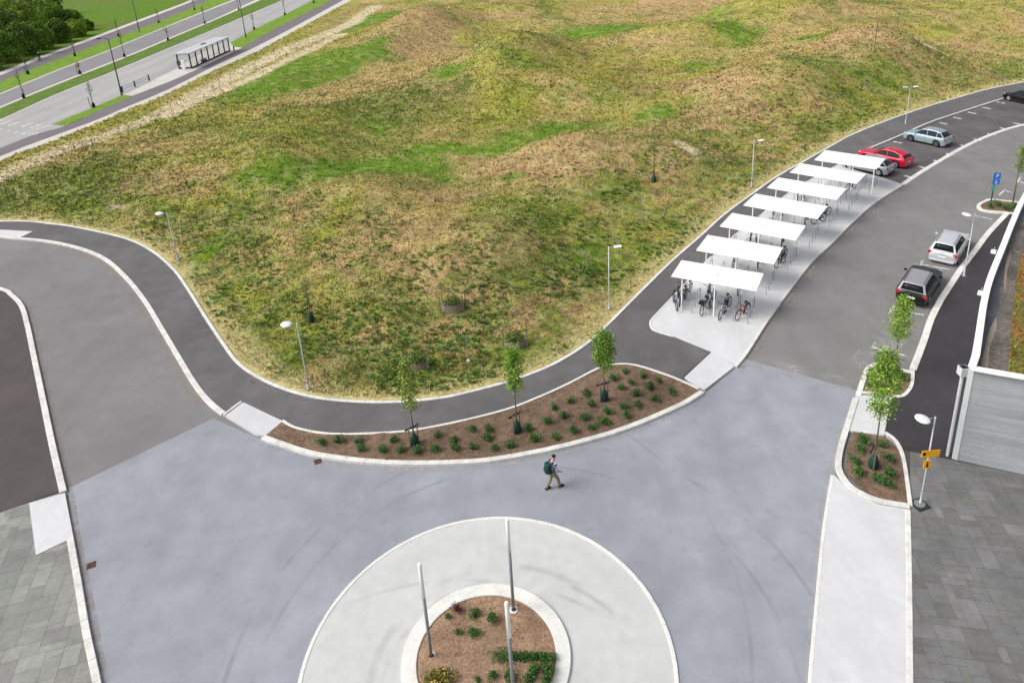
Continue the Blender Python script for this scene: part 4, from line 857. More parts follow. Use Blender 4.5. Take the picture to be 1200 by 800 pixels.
# ------------------------------------------------------------------ cars
def car(loc, rz, Ln, Wd, Ht, kind, paint, label, rim='rim', rails=False, roofmat=None, plate=True):
    """x forward, origin on the ground at the middle"""
    t = empty('parked_car', loc, rz, label, 'car', 'parked cars'); hw = Wd/2; wr = .335; xf, xr = Ln*.5-.86, -Ln*.5+.80
    belt = Ht*.62
    if kind == 'estate': prof = [(.5, .50), (.47, .60), (.20, .70), (.02, .97), (-.12, 1.0), (-.36, .98), (-.435, .95), (-.485, .66)]
    elif kind == 'coupe': prof = [(.5, .50), (.47, .58), (.20, .67), (-.0, .95), (-.10, 1.0), (-.25, .97), (-.42, .82), (-.48, .72)]
    else: prof = [(.5, .50), (.47, .58), (.27, .68), (.07, .95), (-.08, 1.0), (-.25, .98), (-.35, .92), (-.462, .68)]
    hood = lambda f: np.interp(f, [-.5, -.49, -.46, -.2, .15, .22, .42, .48, .5], [.48, .60, .645, .635, .625, .62, .56, .50, .44])
    st = sorted(set([round(v, 3) for v in np.linspace(-.5, .5, 61)])); vs = []; npf = 9
    for f in st:
        x = f*Ln; e = abs(f)*2
        w = hw*(1-.14*max(0, (e-.72)/.28)**2.2); zt = float(hood(f))*Ht; zb = .20+(.10*max(0, (e-.85)/.15))
        zo = zb
        for xc in (xf, xr):
            d = abs(x-xc)
            if d < wr+.06: zo = max(zo, wr+math.sqrt(max(0, (wr+.06)**2-d*d)))
        zo = min(zo, zt-.12); zm = max(zo+.03, zt*.62)
        vs += [(x, -w*.80, zt+.0), (x, -w*.93, zt-.035), (x, -w*.985, zt-.11), (x, -w, zm), (x, -w*.97, zo), (x, -w*.70, zo), (x, 0, zo)]
        vs += [(x, w*.70, zo), (x, w*.97, zo), (x, w, zm), (x, w*.985, zt-.11), (x, w*.93, zt-.035), (x, w*.80, zt), (x, 0, zt+.035)]
    n = 14; fs = []
    for i in range(len(st)-1):
        for k in range(n): fs.append((i*n+k, i*n+(k+1) % n, (i+1)*n+(k+1) % n, (i+1)*n+k))
    fs += [tuple(range(n)), tuple((len(st)-1)*n+k for k in range(n))]
    body = MB().add(vs, fs).build('body', paint, t, True)
    body.data.set_sharp_from_angle(angle=R(40))
    MB().box((0, 0, .28), (Ln*.9, Wd*.8, .2)).build('underbody', M['seam'], t)
    # cabin
    pc = [p for p in prof if p[1] > .61]; zw = lambda z: np.interp(z, [belt*.9, Ht*.99], [hw*.90, hw*.66])
    first = (prof[2][0], prof[2][1]); pts = [(p[0]*Ln, p[1]*Ht) for p in prof[2:]]; pts[0] = (pts[0][0], belt*.97); pts[-1] = (pts[-1][0]+.03, min(pts[-1][1], belt*1.02))
    cm = MB(); vs = []
    for (x, z) in pts:
        w = float(zw(z)); vs += [(x, -w, z-.02), (x, -w*.55, z+.012), (x, 0, z+.022), (x, w*.55, z+.012), (x, w, z-.02)]
    k = len(pts); fs = [(i*5+a, i*5+a+1, (i+1)*5+a+1, (i+1)*5+a) for i in range(k-1) for a in range(4)]
    bz = belt*.90; base = len(vs)
    for (x, z) in pts: vs += [(x, -hw*.90, bz), (x, hw*.90, bz)]
    for i in range(k-1):
        fs += [(i*5, (i+1)*5, base+2*(i+1), base+2*i), (i*5+4, (i+1)*5+4, base+2*(i+1)+1, base+2*i+1)]
    cab = cm.add(vs, fs).build('roof', roofmat or paint, t, bevel=.03)
    def gl(name, x0, z0, x1, z1, wi=.86):       # screen between two profile points
        mb = MB(); a = []; L_ = math.hypot(x1-x0, z1-z0); nx, nz = (-(z1-z0)/L_, (x1-x0)/L_)
        if nz < 0: nx, nz = -nx, -nz
        for u in (.10, .92):
            x, z = x0+(x1-x0)*u, z0+(z1-z0)*u; w = float(zw(z))*wi
            a += [(x+nx*.03, s_*w, z+nz*.028+.01*(1-abs(s_))) for s_ in (-1, -.5, 0, .5, 1)]
        mb.add(a, [(i, i+1, i+6, i+5) for i in range(4)]); o = mb.build(name, M['glass'], t, True)
        sm = o.modifiers.new('s', 'SOLIDIFY'); sm.thickness = .012; sm.offset = 0
    gl('windscreen', *pts[0], *pts[1]); gl('rear_window', pts[-1][0], pts[-1][1], *pts[-2], wi=.82)
    # side windows
    top = Ht*.925; xa, xb = pts[0][0], pts[-1][0]
    def zr(x): return float(np.interp(-x, [-p[0] for p in pts], [p[1] for p in pts]))
    nwin = 3 if kind == 'estate' else (3 if kind == 'hatch' else 2)
    xs0, xs1 = xa-.25, xb+(.12 if kind != 'coupe' else .45); cuts = np.linspace(0, 1, nwin+1) if nwin == 2 else np.array([0, .42, .78, 1])
    for sd in (-1, 1):
        for q in range(nwin):
            x0 = xs0+(xs1-xs0)*cuts[q]-.03; x1 = xs0+(xs1-xs0)*cuts[q+1]+.03; a = []
            xs = np.linspace(x0, x1, 5)
            for x in xs:
                zt = min(zr(x)-.075, Ht*.93); z0 = belt+.015; zt = max(zt, z0+.01)
                for z in (z0, zt): a.append((x, sd*(np.interp(z, [bz, zr(x)-.02], [hw*.90, float(zw(zr(x)))])+.012), z))
            o = MB().add(a, [(2*i, 2*i+1, 2*i+3, 2*i+2) for i in range(4)]).build('side_window', M['glass'], t)
            sm = o.modifiers.new('s', 'SOLIDIFY'); sm.thickness = .012; sm.offset = 0
        # door seams, handles, sill
        for fx in (xs0-.02, xs0+(xs1-xs0)*cuts[1], xs0+(xs1-xs0)*min(.80, cuts[2])):
            MB().box((fx, sd*(hw*.992), belt*.60), (.012, .02, belt*.62)).build('door_seam', M['seam'], t)
        for fx in (xs0+(xs1-xs0)*cuts[1]+.13, xs0+(xs1-xs0)*min(.80, cuts[2])+.13):
            MB().box((fx, sd*(hw*1.0), belt*.86), (.16, .03, .03)).build('door_handle', paint, t, bevel=.01)
        MB().box(((xf+xr)/2, sd*hw*.965, .235), (xf-xr-.75, .05, .09)).build('sill', M['paintdark'], t, bevel=.01)
        m_ = MB().box((xs0-.02, sd*(hw+.09), belt+.06), (.12, .20, .13)).build('mirror', paint, t, bevel=.04)
        # lamps
        MB().box((Ln*.455, sd*hw*.70, Ht*.475), (.22, .34, .13), rz=-sd*.45).build('headlight', M['lens'], t, bevel=.04)
        MB().box((-Ln*.478, sd*hw*.74, Ht*(.54 if kind != 'estate' else .52)), (.14, .42, .20), rz=sd*.25).build('tail_light', M['red_lens'], t, bevel=.03)
        if rails: MB().tube([(pts[1][0]-.1, sd*hw*.60, Ht+.0), (pts[1][0]-.2, sd*hw*.60, Ht+.055), (pts[-2][0]+.2, sd*hw*.60, Ht+.035), (pts[-2][0]+.08, sd*hw*.60, Ht-.04)], .018, 6).build('roof_rail', M['seam'], t)
        for xc in (xf, xr):
            wh = empty('wheel', (xc, sd*(hw-.10), wr)); wh.parent = t
            MB().lathe([(wr*.62, -.10), (wr*.93, -.10), (wr, -.07), (wr, .07), (wr*.93, .10), (wr*.62, .10)], n=26, axis='Y').build('tyre', M['rubber'], wh, True).data.set_sharp_from_angle(angle=R(40))
            rm = MB().lathe([(.05, .085), (wr*.64, .09), (wr*.66, .101), (wr*.58, .104)], n=20, axis='Y')
            for a in range(5):
                an = a*2*math.pi/5; mtx = Matrix.Rotation(an, 3, 'Y'); rm.box(tuple(mtx@Vector((wr*.32, .105, 0))), (wr*.55, .02, .06), M=mtx)
            ro = rm.build('rim', M[rim], wh)
            if sd < 0: ro.rotation_euler.z = math.pi
    for s_, nm in ((1, 'front_bumper'), (-1, 'rear_bumper')):
        MB().box((s_*(Ln*.5-.035), 0, .30), (.12, Wd*.80, .16)).build(nm, M['paintdark'] if s_ > 0 else (paint if kind != 'hatch' else M['paintdark']), t, bevel=.04)
    MB().box((Ln*.493, 0, Ht*.40), (.05, Wd*.42, .13)).build('grille', M['seam'], t, bevel=.02)
    if plate: MB().box((-Ln*.503, 0, Ht*.40), (.02, .5, .11)).build('number_plate', M['plate'], t)
    MB().box((-Ln*.498, 0, Ht*.47), (.03, .35, .02)).build('boot_handle', M['seam'], t)
    return t
def car_px(front, rear, L_, *a, **k):
    p, q = G(*front), G(*rear); d = p-q; c_ = (p+q)/2; c_.z = .004
    return car(c_, math.atan2(d.y, d.x), L_, *a, **k)
silver, blackp = carpaint('silver_paint', (.62, .64, .67)), carpaint('black_paint', (.004, .0045, .006), 0., .04)
roofsheen = carpaint('black_paint_roof_sheen', (.30, .30, .32))
car_px((1121, 280.5), (1100.5, 313), 4.6, 1.84, 1.56, 'estate', silver, 'silver estate car with roof rails parked between the kerb and the black estate', rails=True)
car_px((1087, 323), (1064.5, 360), 4.65, 1.88, 1.50, 'estate', blackp, 'black estate car with pale painted sheen on its roof parked behind the silver estate', rails=True, roofmat=carpaint('black_roof_sheen', (.36, .35, .37)))  # roof is black too, its sheen is put into a pale colour
car_px((1061, 161.5), (1113, 173), 4.25, 1.8, 1.60, 'hatch', carpaint('light_blue_paint', (.30, .40, .46)), 'light blue hatchback parked alone in the bays beside the footpath', rim='rimdark')
car_px((1011, 184), (1063, 196.5), 4.6, 1.8, 1.52, 'coupe', carpaint('red_paint', (.60, .012, .04)), 'red fastback car between the bicycle shelters and the light blue car')
car_px((990, 194), (1044, 206), 4.3, 1.72, 1.50, 'hatch', carpaint('grey_paint', (.30, .32, .35)), 'silver grey hatchback half hidden behind the farthest bicycle shelter')
car_px((1173, 114), (1230, 127), 4.5, 1.8, 1.52, 'hatch', blackp, 'black car cut off by the right photo edge at the end of the bays')
# ------------------------------------------------------------------ bicycle shelters
near_l = [(785, 324), (815, 293), (843.5, 264.5), (871.5, 240), (899, 219.5), (926, 202), (953, 187)]
near_r = [(885, 340), (905, 309), (932, 282), (958, 257), (981, 234.5), (1003, 215), (1025, 198)]
far_r = [(896.5, 321), (920, 290), (945, 264), (970, 241), (992, 220.5), (1016, 204), (1040, 186)]
far_l = [(800, 304), (830, 275), (858, 249.5), (885, 227), (912, 208), (938, 191), (968, 176)]
ZR = 2.45; shelters = []
for i in range(7):
    a, b, c_, d = (G(*q, ZR) for q in (near_l[i], near_r[i], far_r[i], far_l[i]))
    ctr = (a+b+c_+d)/4; ax = ((b-a)+(c_-d)); ax.z = 0; rz = math.atan2(ax.y, ax.x); Lx = ((b-a).length+(c_-d).length)/2; Wy = ((d-a).length+(c_-b).length)/2*.98
    ctr.z = .112; t = empty('bicycle_shelter', ctr, rz, ('white flat-roofed bicycle shelter, ' + ['nearest to the junction, with four bicycles in front', 'second from the junction', 'third from the junction', 'fourth of the row, in the middle', 'fifth from the junction', 'sixth from the junction', 'farthest, in front of the silver grey hatchback'][i]), 'bicycle shelter', 'row of white bicycle shelters')
    shelters.append((t, Lx, Wy, rz, ctr)); zz = ZR-.112
    rf = MB().box((0, 0, zz-.03), (Lx, Wy, .055)).build('roof', M['white'], t, bevel=.015)
    for s_ in (-1, 1): MB().box((0, s_*(Wy/2-.35), zz-.10), (Lx-.5, .05, .08)).build('edge_beam', M['white'], t)
    MB().lathe([(.05, zz-.004), (.05, zz+.02)], n=12).build('roof_vent', M['steel'], t)
    for u in ((-.37, .13, .46) if i == 6 else (-.37, .02)):
        MB().box((u*Lx, -Wy/2+.14, (zz-.1)/2), (.065, .065, zz-.1)).build('post', M['white'], t)
        MB().box((u*Lx, -Wy/2+.14+Wy*.42, zz-.14), (.06, Wy*.8, .08)).build('cross_beam', M['white'], t)
# bicycle racks: steel hoops
hoop = None; hoop_n = 0
RK = {}
sl_names = ['nearest', 'second', 'third', 'fourth', 'fifth', 'sixth', 'farthest']
for i, (t, Lx, Wy, rz, ctr) in enumerate(shelters):
    for side in (-1, 1):
        for k in range(6):
            u = -.40+k*.165; lx, ly = u*Lx, side*Wy*.28-.15
            p = ctr+Vector((lx*math.cos(rz)-ly*math.sin(rz), lx*math.sin(rz)+ly*math.cos(rz), 0))
            if hoop is None:
                hoop = MB().tube([(0, -.38, 0), (0, -.38, .68), (0, -.30, .78), (0, .30, .78), (0, .38, .68), (0, .38, 0)], .022, 6).build('bicycle_rack', M['steel'], None, True); o = hoop
            else: o = hoop.copy(); COL.objects.link(o)
            o.location = p; o.rotation_euler.z = rz
            tag(o, f'steel hoop under the {sl_names[i]} shelter, {"front" if side < 0 else "back"} row, {ORD[k]} from left', 'bicycle rack', 'hoop racks under the bicycle shelters')
# ------------------------------------------------------------------ bicycles
FR = {k: mat('bike_'+k, c_, .35, coat=.3) for k, c_ in dict(black=(.02, .02, .022), red=(.35, .02, .02), blue=(.03, .07, .2), silver=(.4, .4, .42), white=(.6, .6, .6), green=(.03, .1, .05)).items()}
def bicycle(loc, rz, colour, label, basket=False, rack=False, lean=0., group='bicycles at the shelters', st=0.):
    t = empty('bicycle', loc, rz, label, 'bicycle', group); t.rotation_euler = (lean, 0, rz); m = FR[colour]; r_ = .335; xw = .52
    f = MB(); bb, hd, st_, fr = (-.06, 0, .29), (.34, 0, .86), (-.2, 0, .80), (xw, 0, r_)
    for a, b, q in ((bb, (-.18, 0, .70), .018), (bb, (.36, 0, .74), .02), ((-.17, 0, .68), hd, .018), ((.33, 0, .90), (.37, 0, .70), .022), ((-xw, .05, r_), bb, .011), ((-xw, -.05, r_), bb, .011), ((-xw, .05, r_), (-.17, 0, .70), .010), ((-xw, -.05, r_), (-.17, 0, .70), .010)): f.tube([a, b], q*1.35, 6)
    f.build('frame', m, t)
    fk = MB().tube([(.33, 0, .90), (.37, 0, .70)], .02, 6)
    for s_ in (-1, 1): fk.tube([(.37, s_*.0, .70), (.375, s_*.03, .69), (.42, s_*.055, .60), (xw, s_*.055, r_)], .012, 6)
    fk.tube([(.33, 0, .90), (.31, 0, 1.0)], .014, 6); fk.build('fork', m, t)
    MB().tube([(.16, -.29, 1.03), (.30, -.22, 1.02), (.33, 0, 1.0), (.30, .22, 1.02), (.16, .29, 1.03)], .016, 6).build('handlebar', M['seam'], t)
    MB().tube([(-.185, 0, .70), (-.22, 0, .92)], .013, 6).build('seat_post', M['steel'], t)
    MB().lathe([(.03, -.14), (.075, -.12), (.06, 0), (.02, .14)], c=(-.2, 0, .95), n=8, axis='X').build('saddle', M['seam'], t, True)
    for x in (-xw, xw):
        w = MB().torus((x, 0, r_), r_-.015, .027, 'Y', 24, 6); o = w.build('tyre', M['rubber'], t, True)
        sp = MB()
        for a in range(12):
            an = a*math.pi/6; sp.tube([(x, 0, r_), (x+(r_-.02)*math.cos(an), 0, r_+(r_-.02)*math.sin(an))], .003, 3)
        sp.torus((x, 0, r_), r_-.035, .008, 'Y', 20, 4); sp.lathe([(.02, -.04), (.02, .04)], c=(x, 0, r_), n=8, axis='Y'); sp.build('rim', M['steel'], t)
        MB().tube([(x+(r_+.02)*math.cos(a), 0, r_+(r_+.02)*math.sin(a)) for a in np.linspace(.4, 2.9, 9)], .018, 5).build('mudguard', M['seam'], t)
    MB().lathe([(.09, .03), (.09, .036)], c=(-.06, 0, .29), n=14, axis='Y').tube([(-.06, .06, .29), (.08, .06, .20), (.08, .14, .20)], .01, 5).tube([(-.06, -.06, .29), (-.2, -.06, .38), (-.2, -.14, .38)], .01, 5).build('crank', M['seam'], t)
    if basket: MB().box((.50, 0, .88), (.26, .32, .22)).build('basket', M['seam'], t, bevel=.02)
    if rack: MB().box((-.52, 0, .72), (.36, .13, .02)).tube([(-.52, .07, .34), (-.6, .07, .72)], .008, 5).tube([(-.52, -.07, .34), (-.6, -.07, .72)], .008, 5).build('luggage_rack', M['seam'], t)
    return t
sdir = shelters[0][3]+math.pi/2
bk = [((791, 357), .45, 'blue', 'dark blue bicycle outermost left at the nearest shelter, by the kerb', 0, 0), ((799, 343), .2, 'black', 'black bicycle behind the left post of the nearest shelter', 0, 0), ((831, 346), .1, 'black', 'dark bicycle deep under the nearest shelter near the middle post', 0, 0), ((795, 352), .35, 'black', 'black bicycle at the left end of the nearest shelter, leaning outward', 0, 1), ((801, 350), .05, 'black', 'black city bicycle against the left post of the nearest shelter', 0, 1), ((806, 344), -.05, 'silver', 'silver bicycle just right of the left post of the nearest shelter', 0, 0),
      ((826, 363), -.1, 'black', 'black bicycle with a front basket left of the middle post', 1, 1), ((835, 354), .0, 'green', 'dark bicycle half hidden behind the middle post of the nearest shelter', 0, 0), ((847, 368), -.12, 'white', 'pale bicycle in front of the nearest shelter, left of the two outer ones', 0, 1), ((852, 361), -.12, 'blue', 'blue bicycle parked close behind the pale one', 0, 0), ((870, 369), -.35, 'red', 'red and black bicycle at the right end of the nearest shelter', 0, 1),
      ((867, 340), .0, 'black', 'dark bicycle seen just under the right end of the nearest shelter roof', 0, 0), ((861, 310), .0, 'black', 'black bicycle with dark seat cover under the middle of the second shelter', 0, 1), ((889, 309), .1, 'silver', 'silver bicycle under the right part of the second shelter', 0, 0), ((914, 309), -.3, 'black', 'black bicycle at the right end of the second shelter', 0, 1), ((917, 303), -.2, 'black', 'second black bicycle at the right end of the second shelter, farther back', 0, 0),
      ((879, 282), .1, 'black', 'black bicycle under the left part of the third shelter', 0, 1), ((886, 283), .2, 'white', 'pale bicycle under the left part of the third shelter', 0, 0), ((917, 284), .0, 'black', 'dark bicycle near the right end of the third shelter', 0, 0), ((906, 252), .1, 'silver', 'silver bicycle under the left part of the fourth shelter', 0, 0), ((916, 253), .1, 'black', 'dark bicycle in the middle of the fourth shelter', 0, 0), ((945, 258), -.1, 'black', 'black bicycle with basket near the right end of the fourth shelter', 1, 0), ((959, 259), -.6, 'black', 'black bicycle at the right end of the fourth shelter', 0, 1), ((966, 252), -.5, 'blue', 'dark blue bicycle at the right end of the fourth shelter, farther back', 0, 0),
      ((934, 232), .2, 'silver', 'silver bicycle under the left part of the fifth shelter', 0, 0), ((941, 232), .0, 'red', 'dark red bicycle under the middle of the fifth shelter', 0, 0), ((997, 220), -.5, 'black', 'black bicycle standing at the right end of the sixth shelter', 0, 1)]
for q, da, cl, lab, bs_, rk_ in bk:
    bicycle(G(q[0], q[1]+2, .112), sdir+math.pi+da, cl, lab, bool(bs_), bool(rk_), lean=random.uniform(-.08, .08))
# ------------------------------------------------------------------ bus shelter
def bus_shelter():
    a, b, c_ = G(224.7, 80.6, .05), G(269.4, 60, .05), G(215.8, 78.8, .05)
    ax = (b-a); Lx = ax.length; ax.normalize(); n_ = Vector((-ax.y, ax.x, 0)); wd = abs((c_-a).dot(n_)); wd = max(wd, 2.0)
    h = 2.75; t = empty('bus_shelter', a, math.atan2(ax.y, ax.x), 'long bus shelter with flat pale roof and black framed glass on the boulevard', 'bus shelter')
    MB().box((Lx/2, wd/2+.1, h+.05), (Lx+.7, wd+.9, .14)).build('roof', mat('shelter_roof', (.50, .51, .53), .6, noise=((1, .06),)), t, bevel=.02)
    fr = MB()
    M['pane'] = mat('shelter_glass', (.62, .66, .68), .15, spec=.5)
    gm = M['pane'].node_tree.nodes['Principled BSDF']; gm.inputs['Alpha'].default_value = .18
    for i in range(8):
        x = Lx*i/7; MB().box((x, 0, h/2), (.24, .16, h)).build('post', M['black'], t)
        if i < 7: MB().box((x+Lx/14, 0, h*.56), (Lx/7-.16, .025, h*.80)).build('glass_pane', M['pane'], t)
        if i in (0, 7):
            MB().box((x, wd, h/2), (.24, .16, h)).build('post', M['black'], t); MB().box((x, wd/2, h*.56), (.025, wd-.14, h*.80)).build('glass_pane', M['pane'], t)
    MB().box((Lx/2, 0, .13), (Lx, .10, .26)).build('base_rail', M['black'], t); MB().box((0, wd/2, .13), (.10, wd, .26)).build('base_rail', M['black'], t)
    MB().box((Lx/2, 0, h-.06), (Lx, .10, .12)).build('top_rail', M['black'], t); MB().box((0, wd/2, h-.06), (.10, wd, .12)).build('top_rail', M['black'], t)
    for u in (.22, .68): MB().box((Lx*u, wd*.35, .45), (Lx*.14, .4, .08)).build('bench', M['white'], t)
    MB().box((Lx*.40, wd*.35, .25), (Lx*.1, .4, .5)).build('seat_box', M['black'], t)
    MB().box((Lx*.55, wd/2+.4, h+.17), (Lx*.10, .5, .08)).build('roof_hatch', M['black'], t)
    bn = empty('litter_bin', G(210.5, 79.5, .05), 0, 'black litter bin at the left end of the bus shelter', 'litter bin')
    MB().lathe([(.28, .5), (.32, .55), (.32, 1.25), (.2, 1.3)], n=14).build('bin_body', M['black'], bn); MB().tube([(0, 0, 0), (0, 0, .6)], .07, 7).build('stand', M['black'], bn)
    sp = empty('info_column', G(216, 82.5, .05), 0, 'white information column beside the bus shelter corner', 'column')
    MB().box((0, 0, .9), (.55, .2, 1.8)).build('panel', M['white'], sp, bevel=.03); MB().box((0, 0, .03), (.7, .35, .06)).build('foot', M['steel'], sp)
    rl = empty('guard_rail', G(144, 108.5, .05), 0, 'low grey guard rail with three posts left of the bus shelter', 'guard rail'); p0 = G(144, 108.5, .05)
    ends = [G(158.5, 102, .05)-p0, G(175, 94.5, .05)-p0]
    for e in [Vector((0, 0, 0))]+ends: MB().box((e.x, e.y, .5), (.18, .18, 1.0)).build('post', M['black'], rl)
    for z in (.45, .85): MB().tube([(0, 0, z), tuple(ends[1]+Vector((0, 0, z)))], .05, 6).build('rail', M['galv'], rl)
    bo = empty('bollard', G(274.5, 60, .05), 0, 'short dark bollard right of the bus shelter', 'bollard'); MB().lathe([(.14, 0), (.14, .85), (.08, .95)], n=10).build('post', M['black'], bo)
bus_shelter()
# ------------------------------------------------------------------ people
def skin_obj(name, verts, edges, radii, mats_, parent, subd=2, root=0):
    me = bpy.data.meshes.new(name); me.from_pydata(verts, edges, []); o = bpy.data.objects.new(name, me); COL.objects.link(o)
    sk = o.modifiers.new('skin', 'SKIN'); sk.use_smooth_shade = True
    if not me.skin_vertices: me.skin_vertices.new(name='') if hasattr(me.skin_vertices, 'new') else None
    for i, r_ in enumerate(radii):
        rr = r_ if isinstance(r_, tuple) else (r_, r_); me.skin_vertices[0].data[i].radius = rr; me.skin_vertices[0].data[i].use_root = (i == root)
    sb = o.modifiers.new('sub', 'SUBSURF'); sb.levels = subd; sb.render_levels = subd
    bpy.context.view_layer.update(); dg = bpy.context.evaluated_depsgraph_get(); m2 = bpy.data.meshes.new_from_object(o.evaluated_get(dg))
    bpy.data.objects.remove(o); m2.name = name
    m2.materials.clear(); m2.materials.append(mats_); m2.shade_smooth()
    o = bpy.data.objects.new(name, m2); COL.objects.link(o); o.parent = parent; return o
M['skin'] = mat('skin', (.50, .30, .22), .6); M['hair'] = mat('hair', (.012, .01, .009), .7, bump=.6, bscale=40)
def plaid():
    m = bpy.data.materials.new('plaid_shirt'); m.use_nodes = True; N, K = m.node_tree.nodes, m.node_tree.links; b = N['Principled BSDF']; tc = N.new('ShaderNodeTexCoord'); cur = None
    for ax in 'XYZ':
        w = N.new('ShaderNodeTexWave'); w.bands_direction = ax; w.inputs['Scale'].default_value = 2.6; K.new(tc.outputs['Object'], w.inputs['Vector'])
        if cur is None: cur = w.outputs['Fac']
        else:
            a = N.new('ShaderNodeMath'); a.operation = 'ADD'; K.new(cur, a.inputs[0]); K.new(w.outputs['Fac'], a.inputs[1]); cur = a.outputs[0]
    r_ = N.new('ShaderNodeValToRGB'); r_.color_ramp.elements[0].color = (.05, .07, .17, 1); r_.color_ramp.elements[0].position = .4; r_.color_ramp.elements[1].color = (.5, .52, .6, 1); r_.color_ramp.elements[1].position = .65
    d = N.new('ShaderNodeMath'); d.operation = 'DIVIDE'; d.inputs[1].default_value = 3; K.new(cur, d.inputs[0]); K.new(d.outputs[0], r_.inputs[0]); K.new(r_.outputs[0], b.inputs['Base Color']); b.inputs['Roughness'].default_value = .9
    return m
def walker():
    # x is the walking direction, y to the left, z up
    base = G(648, 572, .004); hd = G(668, 566)-G(638, 575); t = empty('person', base, math.atan2(hd.y, hd.x)+.15, 'person in plaid shirt and khaki trousers walking across the junction with a dark green backpack', 'person')
    k = 1.0
    body_v = [(0, 0, .98), (.01, 0, 1.12), (.03, 0, 1.28), (.05, 0, 1.43), (.07, 0, 1.53), (.10, 0, 1.62), (.12, 0, 1.72), (.115, 0, 1.80),   # 0-7 pelvis..crown
              (.05, .13, 1.45), (.04, .21, 1.41), (-.02, .25, 1.16), (.10, .24, .95), (.14, .23, .89),        # left arm
              (.05, -.13, 1.45), (.04, -.21, 1.41), (.06, -.26, 1.14), (.24, -.22, 1.00), (.30, -.2, .97)]
    be = [(0, 1), (1, 2), (2, 3), (3, 4), (4, 5), (5, 6), (6, 7), (3, 8), (8, 9), (9, 10), (10, 11), (11, 12), (3, 13), (13, 14), (14, 15), (15, 16), (16, 17)]
    br = [(.15, .11), (.14, .10), (.16, .11), (.15, .10), .06, (.07, .08), (.085, .10), (.06, .07), .07, .062, .048, .036, .03, .07, .062, .048, .036, .03]
    n0 = len(body_v)
    legs = [(.0, .09, .92), (-.02, .10, .52), (-.26, .09, .12), (-.27, .09, .05), (-.14, .09, .025), (.0, -.09, .92), (.22, -.09, .53), (.30, -.09, .10), (.30, -.09, .04), (.44, -.09, .05)]
    body_v += legs; be += [(0, n0), (n0, n0+1), (n0+1, n0+2), (n0+2, n0+3), (n0+3, n0+4), (0, n0+5), (n0+5, n0+6), (n0+6, n0+7), (n0+7, n0+8), (n0+8, n0+9)]
    br += [.095, .065, .045, .045, .035, .095, .065, .045, .045, .035]
    body = skin_obj('body', body_v, be, br, M['skin'], t)
    sh = skin_obj('shirt', body_v[:4]+[body_v[4]]+body_v[8:12]+body_v[13:17], [(0, 1), (1, 2), (2, 3), (3, 4), (3, 5), (5, 6), (6, 7), (7, 8), (3, 9), (9, 10), (10, 11), (11, 12)], [(.165, .125), (.165, .12), (.175, .125), (.165, .115), .075, .085, .08, .064, .05, .085, .08, .064, .05], plaid(), t)
    kh = mat('khaki', (.235, .21, .12), .9, noise=((8, .12),)); l2 = legs
    skin_obj('trousers', [(0, 0, .97)]+[l2[0], l2[1], l2[2], l2[5], l2[6], l2[7]], [(0, 1), (1, 2), (2, 3), (0, 4), (4, 5), (5, 6)], [(.16, .12), .115, .085, .07, .115, .085, .07], kh, t)
    for a, b, an in ((l2[3], l2[4], .5), (l2[8], l2[9], -.15)):
        c_ = (Vector(a)+Vector(b))/2; c_.z = .055
        MB().box((0, 0, 0), (.29, .11, .09)).build('shoe', M['seam'], t, bevel=.035).location = c_
    hr = skin_obj('hair', [(.095, 0, 1.70), (.10, 0, 1.77), (.115, 0, 1.82)], [(0, 1), (1, 2)], [(.10, .105), (.10, .11), (.07, .08)], M['hair'], t)
    fa = MB()
    for s_ in (-1, 1): fa.lathe([(.004, -.006), (.012, 0), (.004, .006)], c=(.205, s_*.035, 1.71), n=8)
    fa.build('eyes', M['seam'], t); MB().tube([(.20, 0, 1.71), (.235, 0, 1.675), (.205, 0, 1.67)], [.008, .014, .012], 6).build('nose', M['skin'], t, True)
    bpk = MB().box((-.21, 0, 1.24), (.22, .32, .50)).box((-.34, 0, 1.16), (.09, .25, .27)).build('backpack', mat('backpack_fabric', (.015, .05, .045), .8, noise=((6, .5),)), t, bevel=.05, seg=3)
    for s_ in (-1, 1):
        MB().tube([(-.13, s_*.11, 1.44), (.0, s_*.12, 1.55), (.15, s_*.12, 1.44), (.17, s_*.12, 1.25), (.0, s_*.17, 1.08), (-.14, s_*.12, 1.05)], .022, 6).build('strap', M['seam'], t)
        wx, wy, wz = (.14, .23, .89) if s_ > 0 else (.30, -.2, .97)
        hv = [(0, 0, 0), (.05, 0, -.035), (.08, .0, -.06)]; vv = [(wx+a, wy+b, wz+c_) for a, b, c_ in hv]; ee = [(0, 1), (1, 2)]; rr = [.028, (.035, .022), (.034, .018)]
        for f_, ln in zip((-.027, -.009, .009, .027), (.06, .075, .07, .055)):
            i0 = len(vv); vv += [(wx+.09, wy+f_, wz-.068), (wx+.09+ln*.5, wy+f_, wz-.068-ln*.5), (wx+.085+ln*.6, wy+f_, wz-.068-ln*.95)]; ee += [(2, i0), (i0, i0+1), (i0+1, i0+2)]; rr += [.009, .009, .008]
        i0 = len(vv); vv += [(wx+.06, wy-s_*.04, wz-.03), (wx+.10, wy-s_*.05, wz-.05)]; ee += [(1, i0), (i0, i0+1)]; rr += [.010, .009]
        skin_obj('hand', vv, ee, rr, M['skin'], t, 1)
walker()
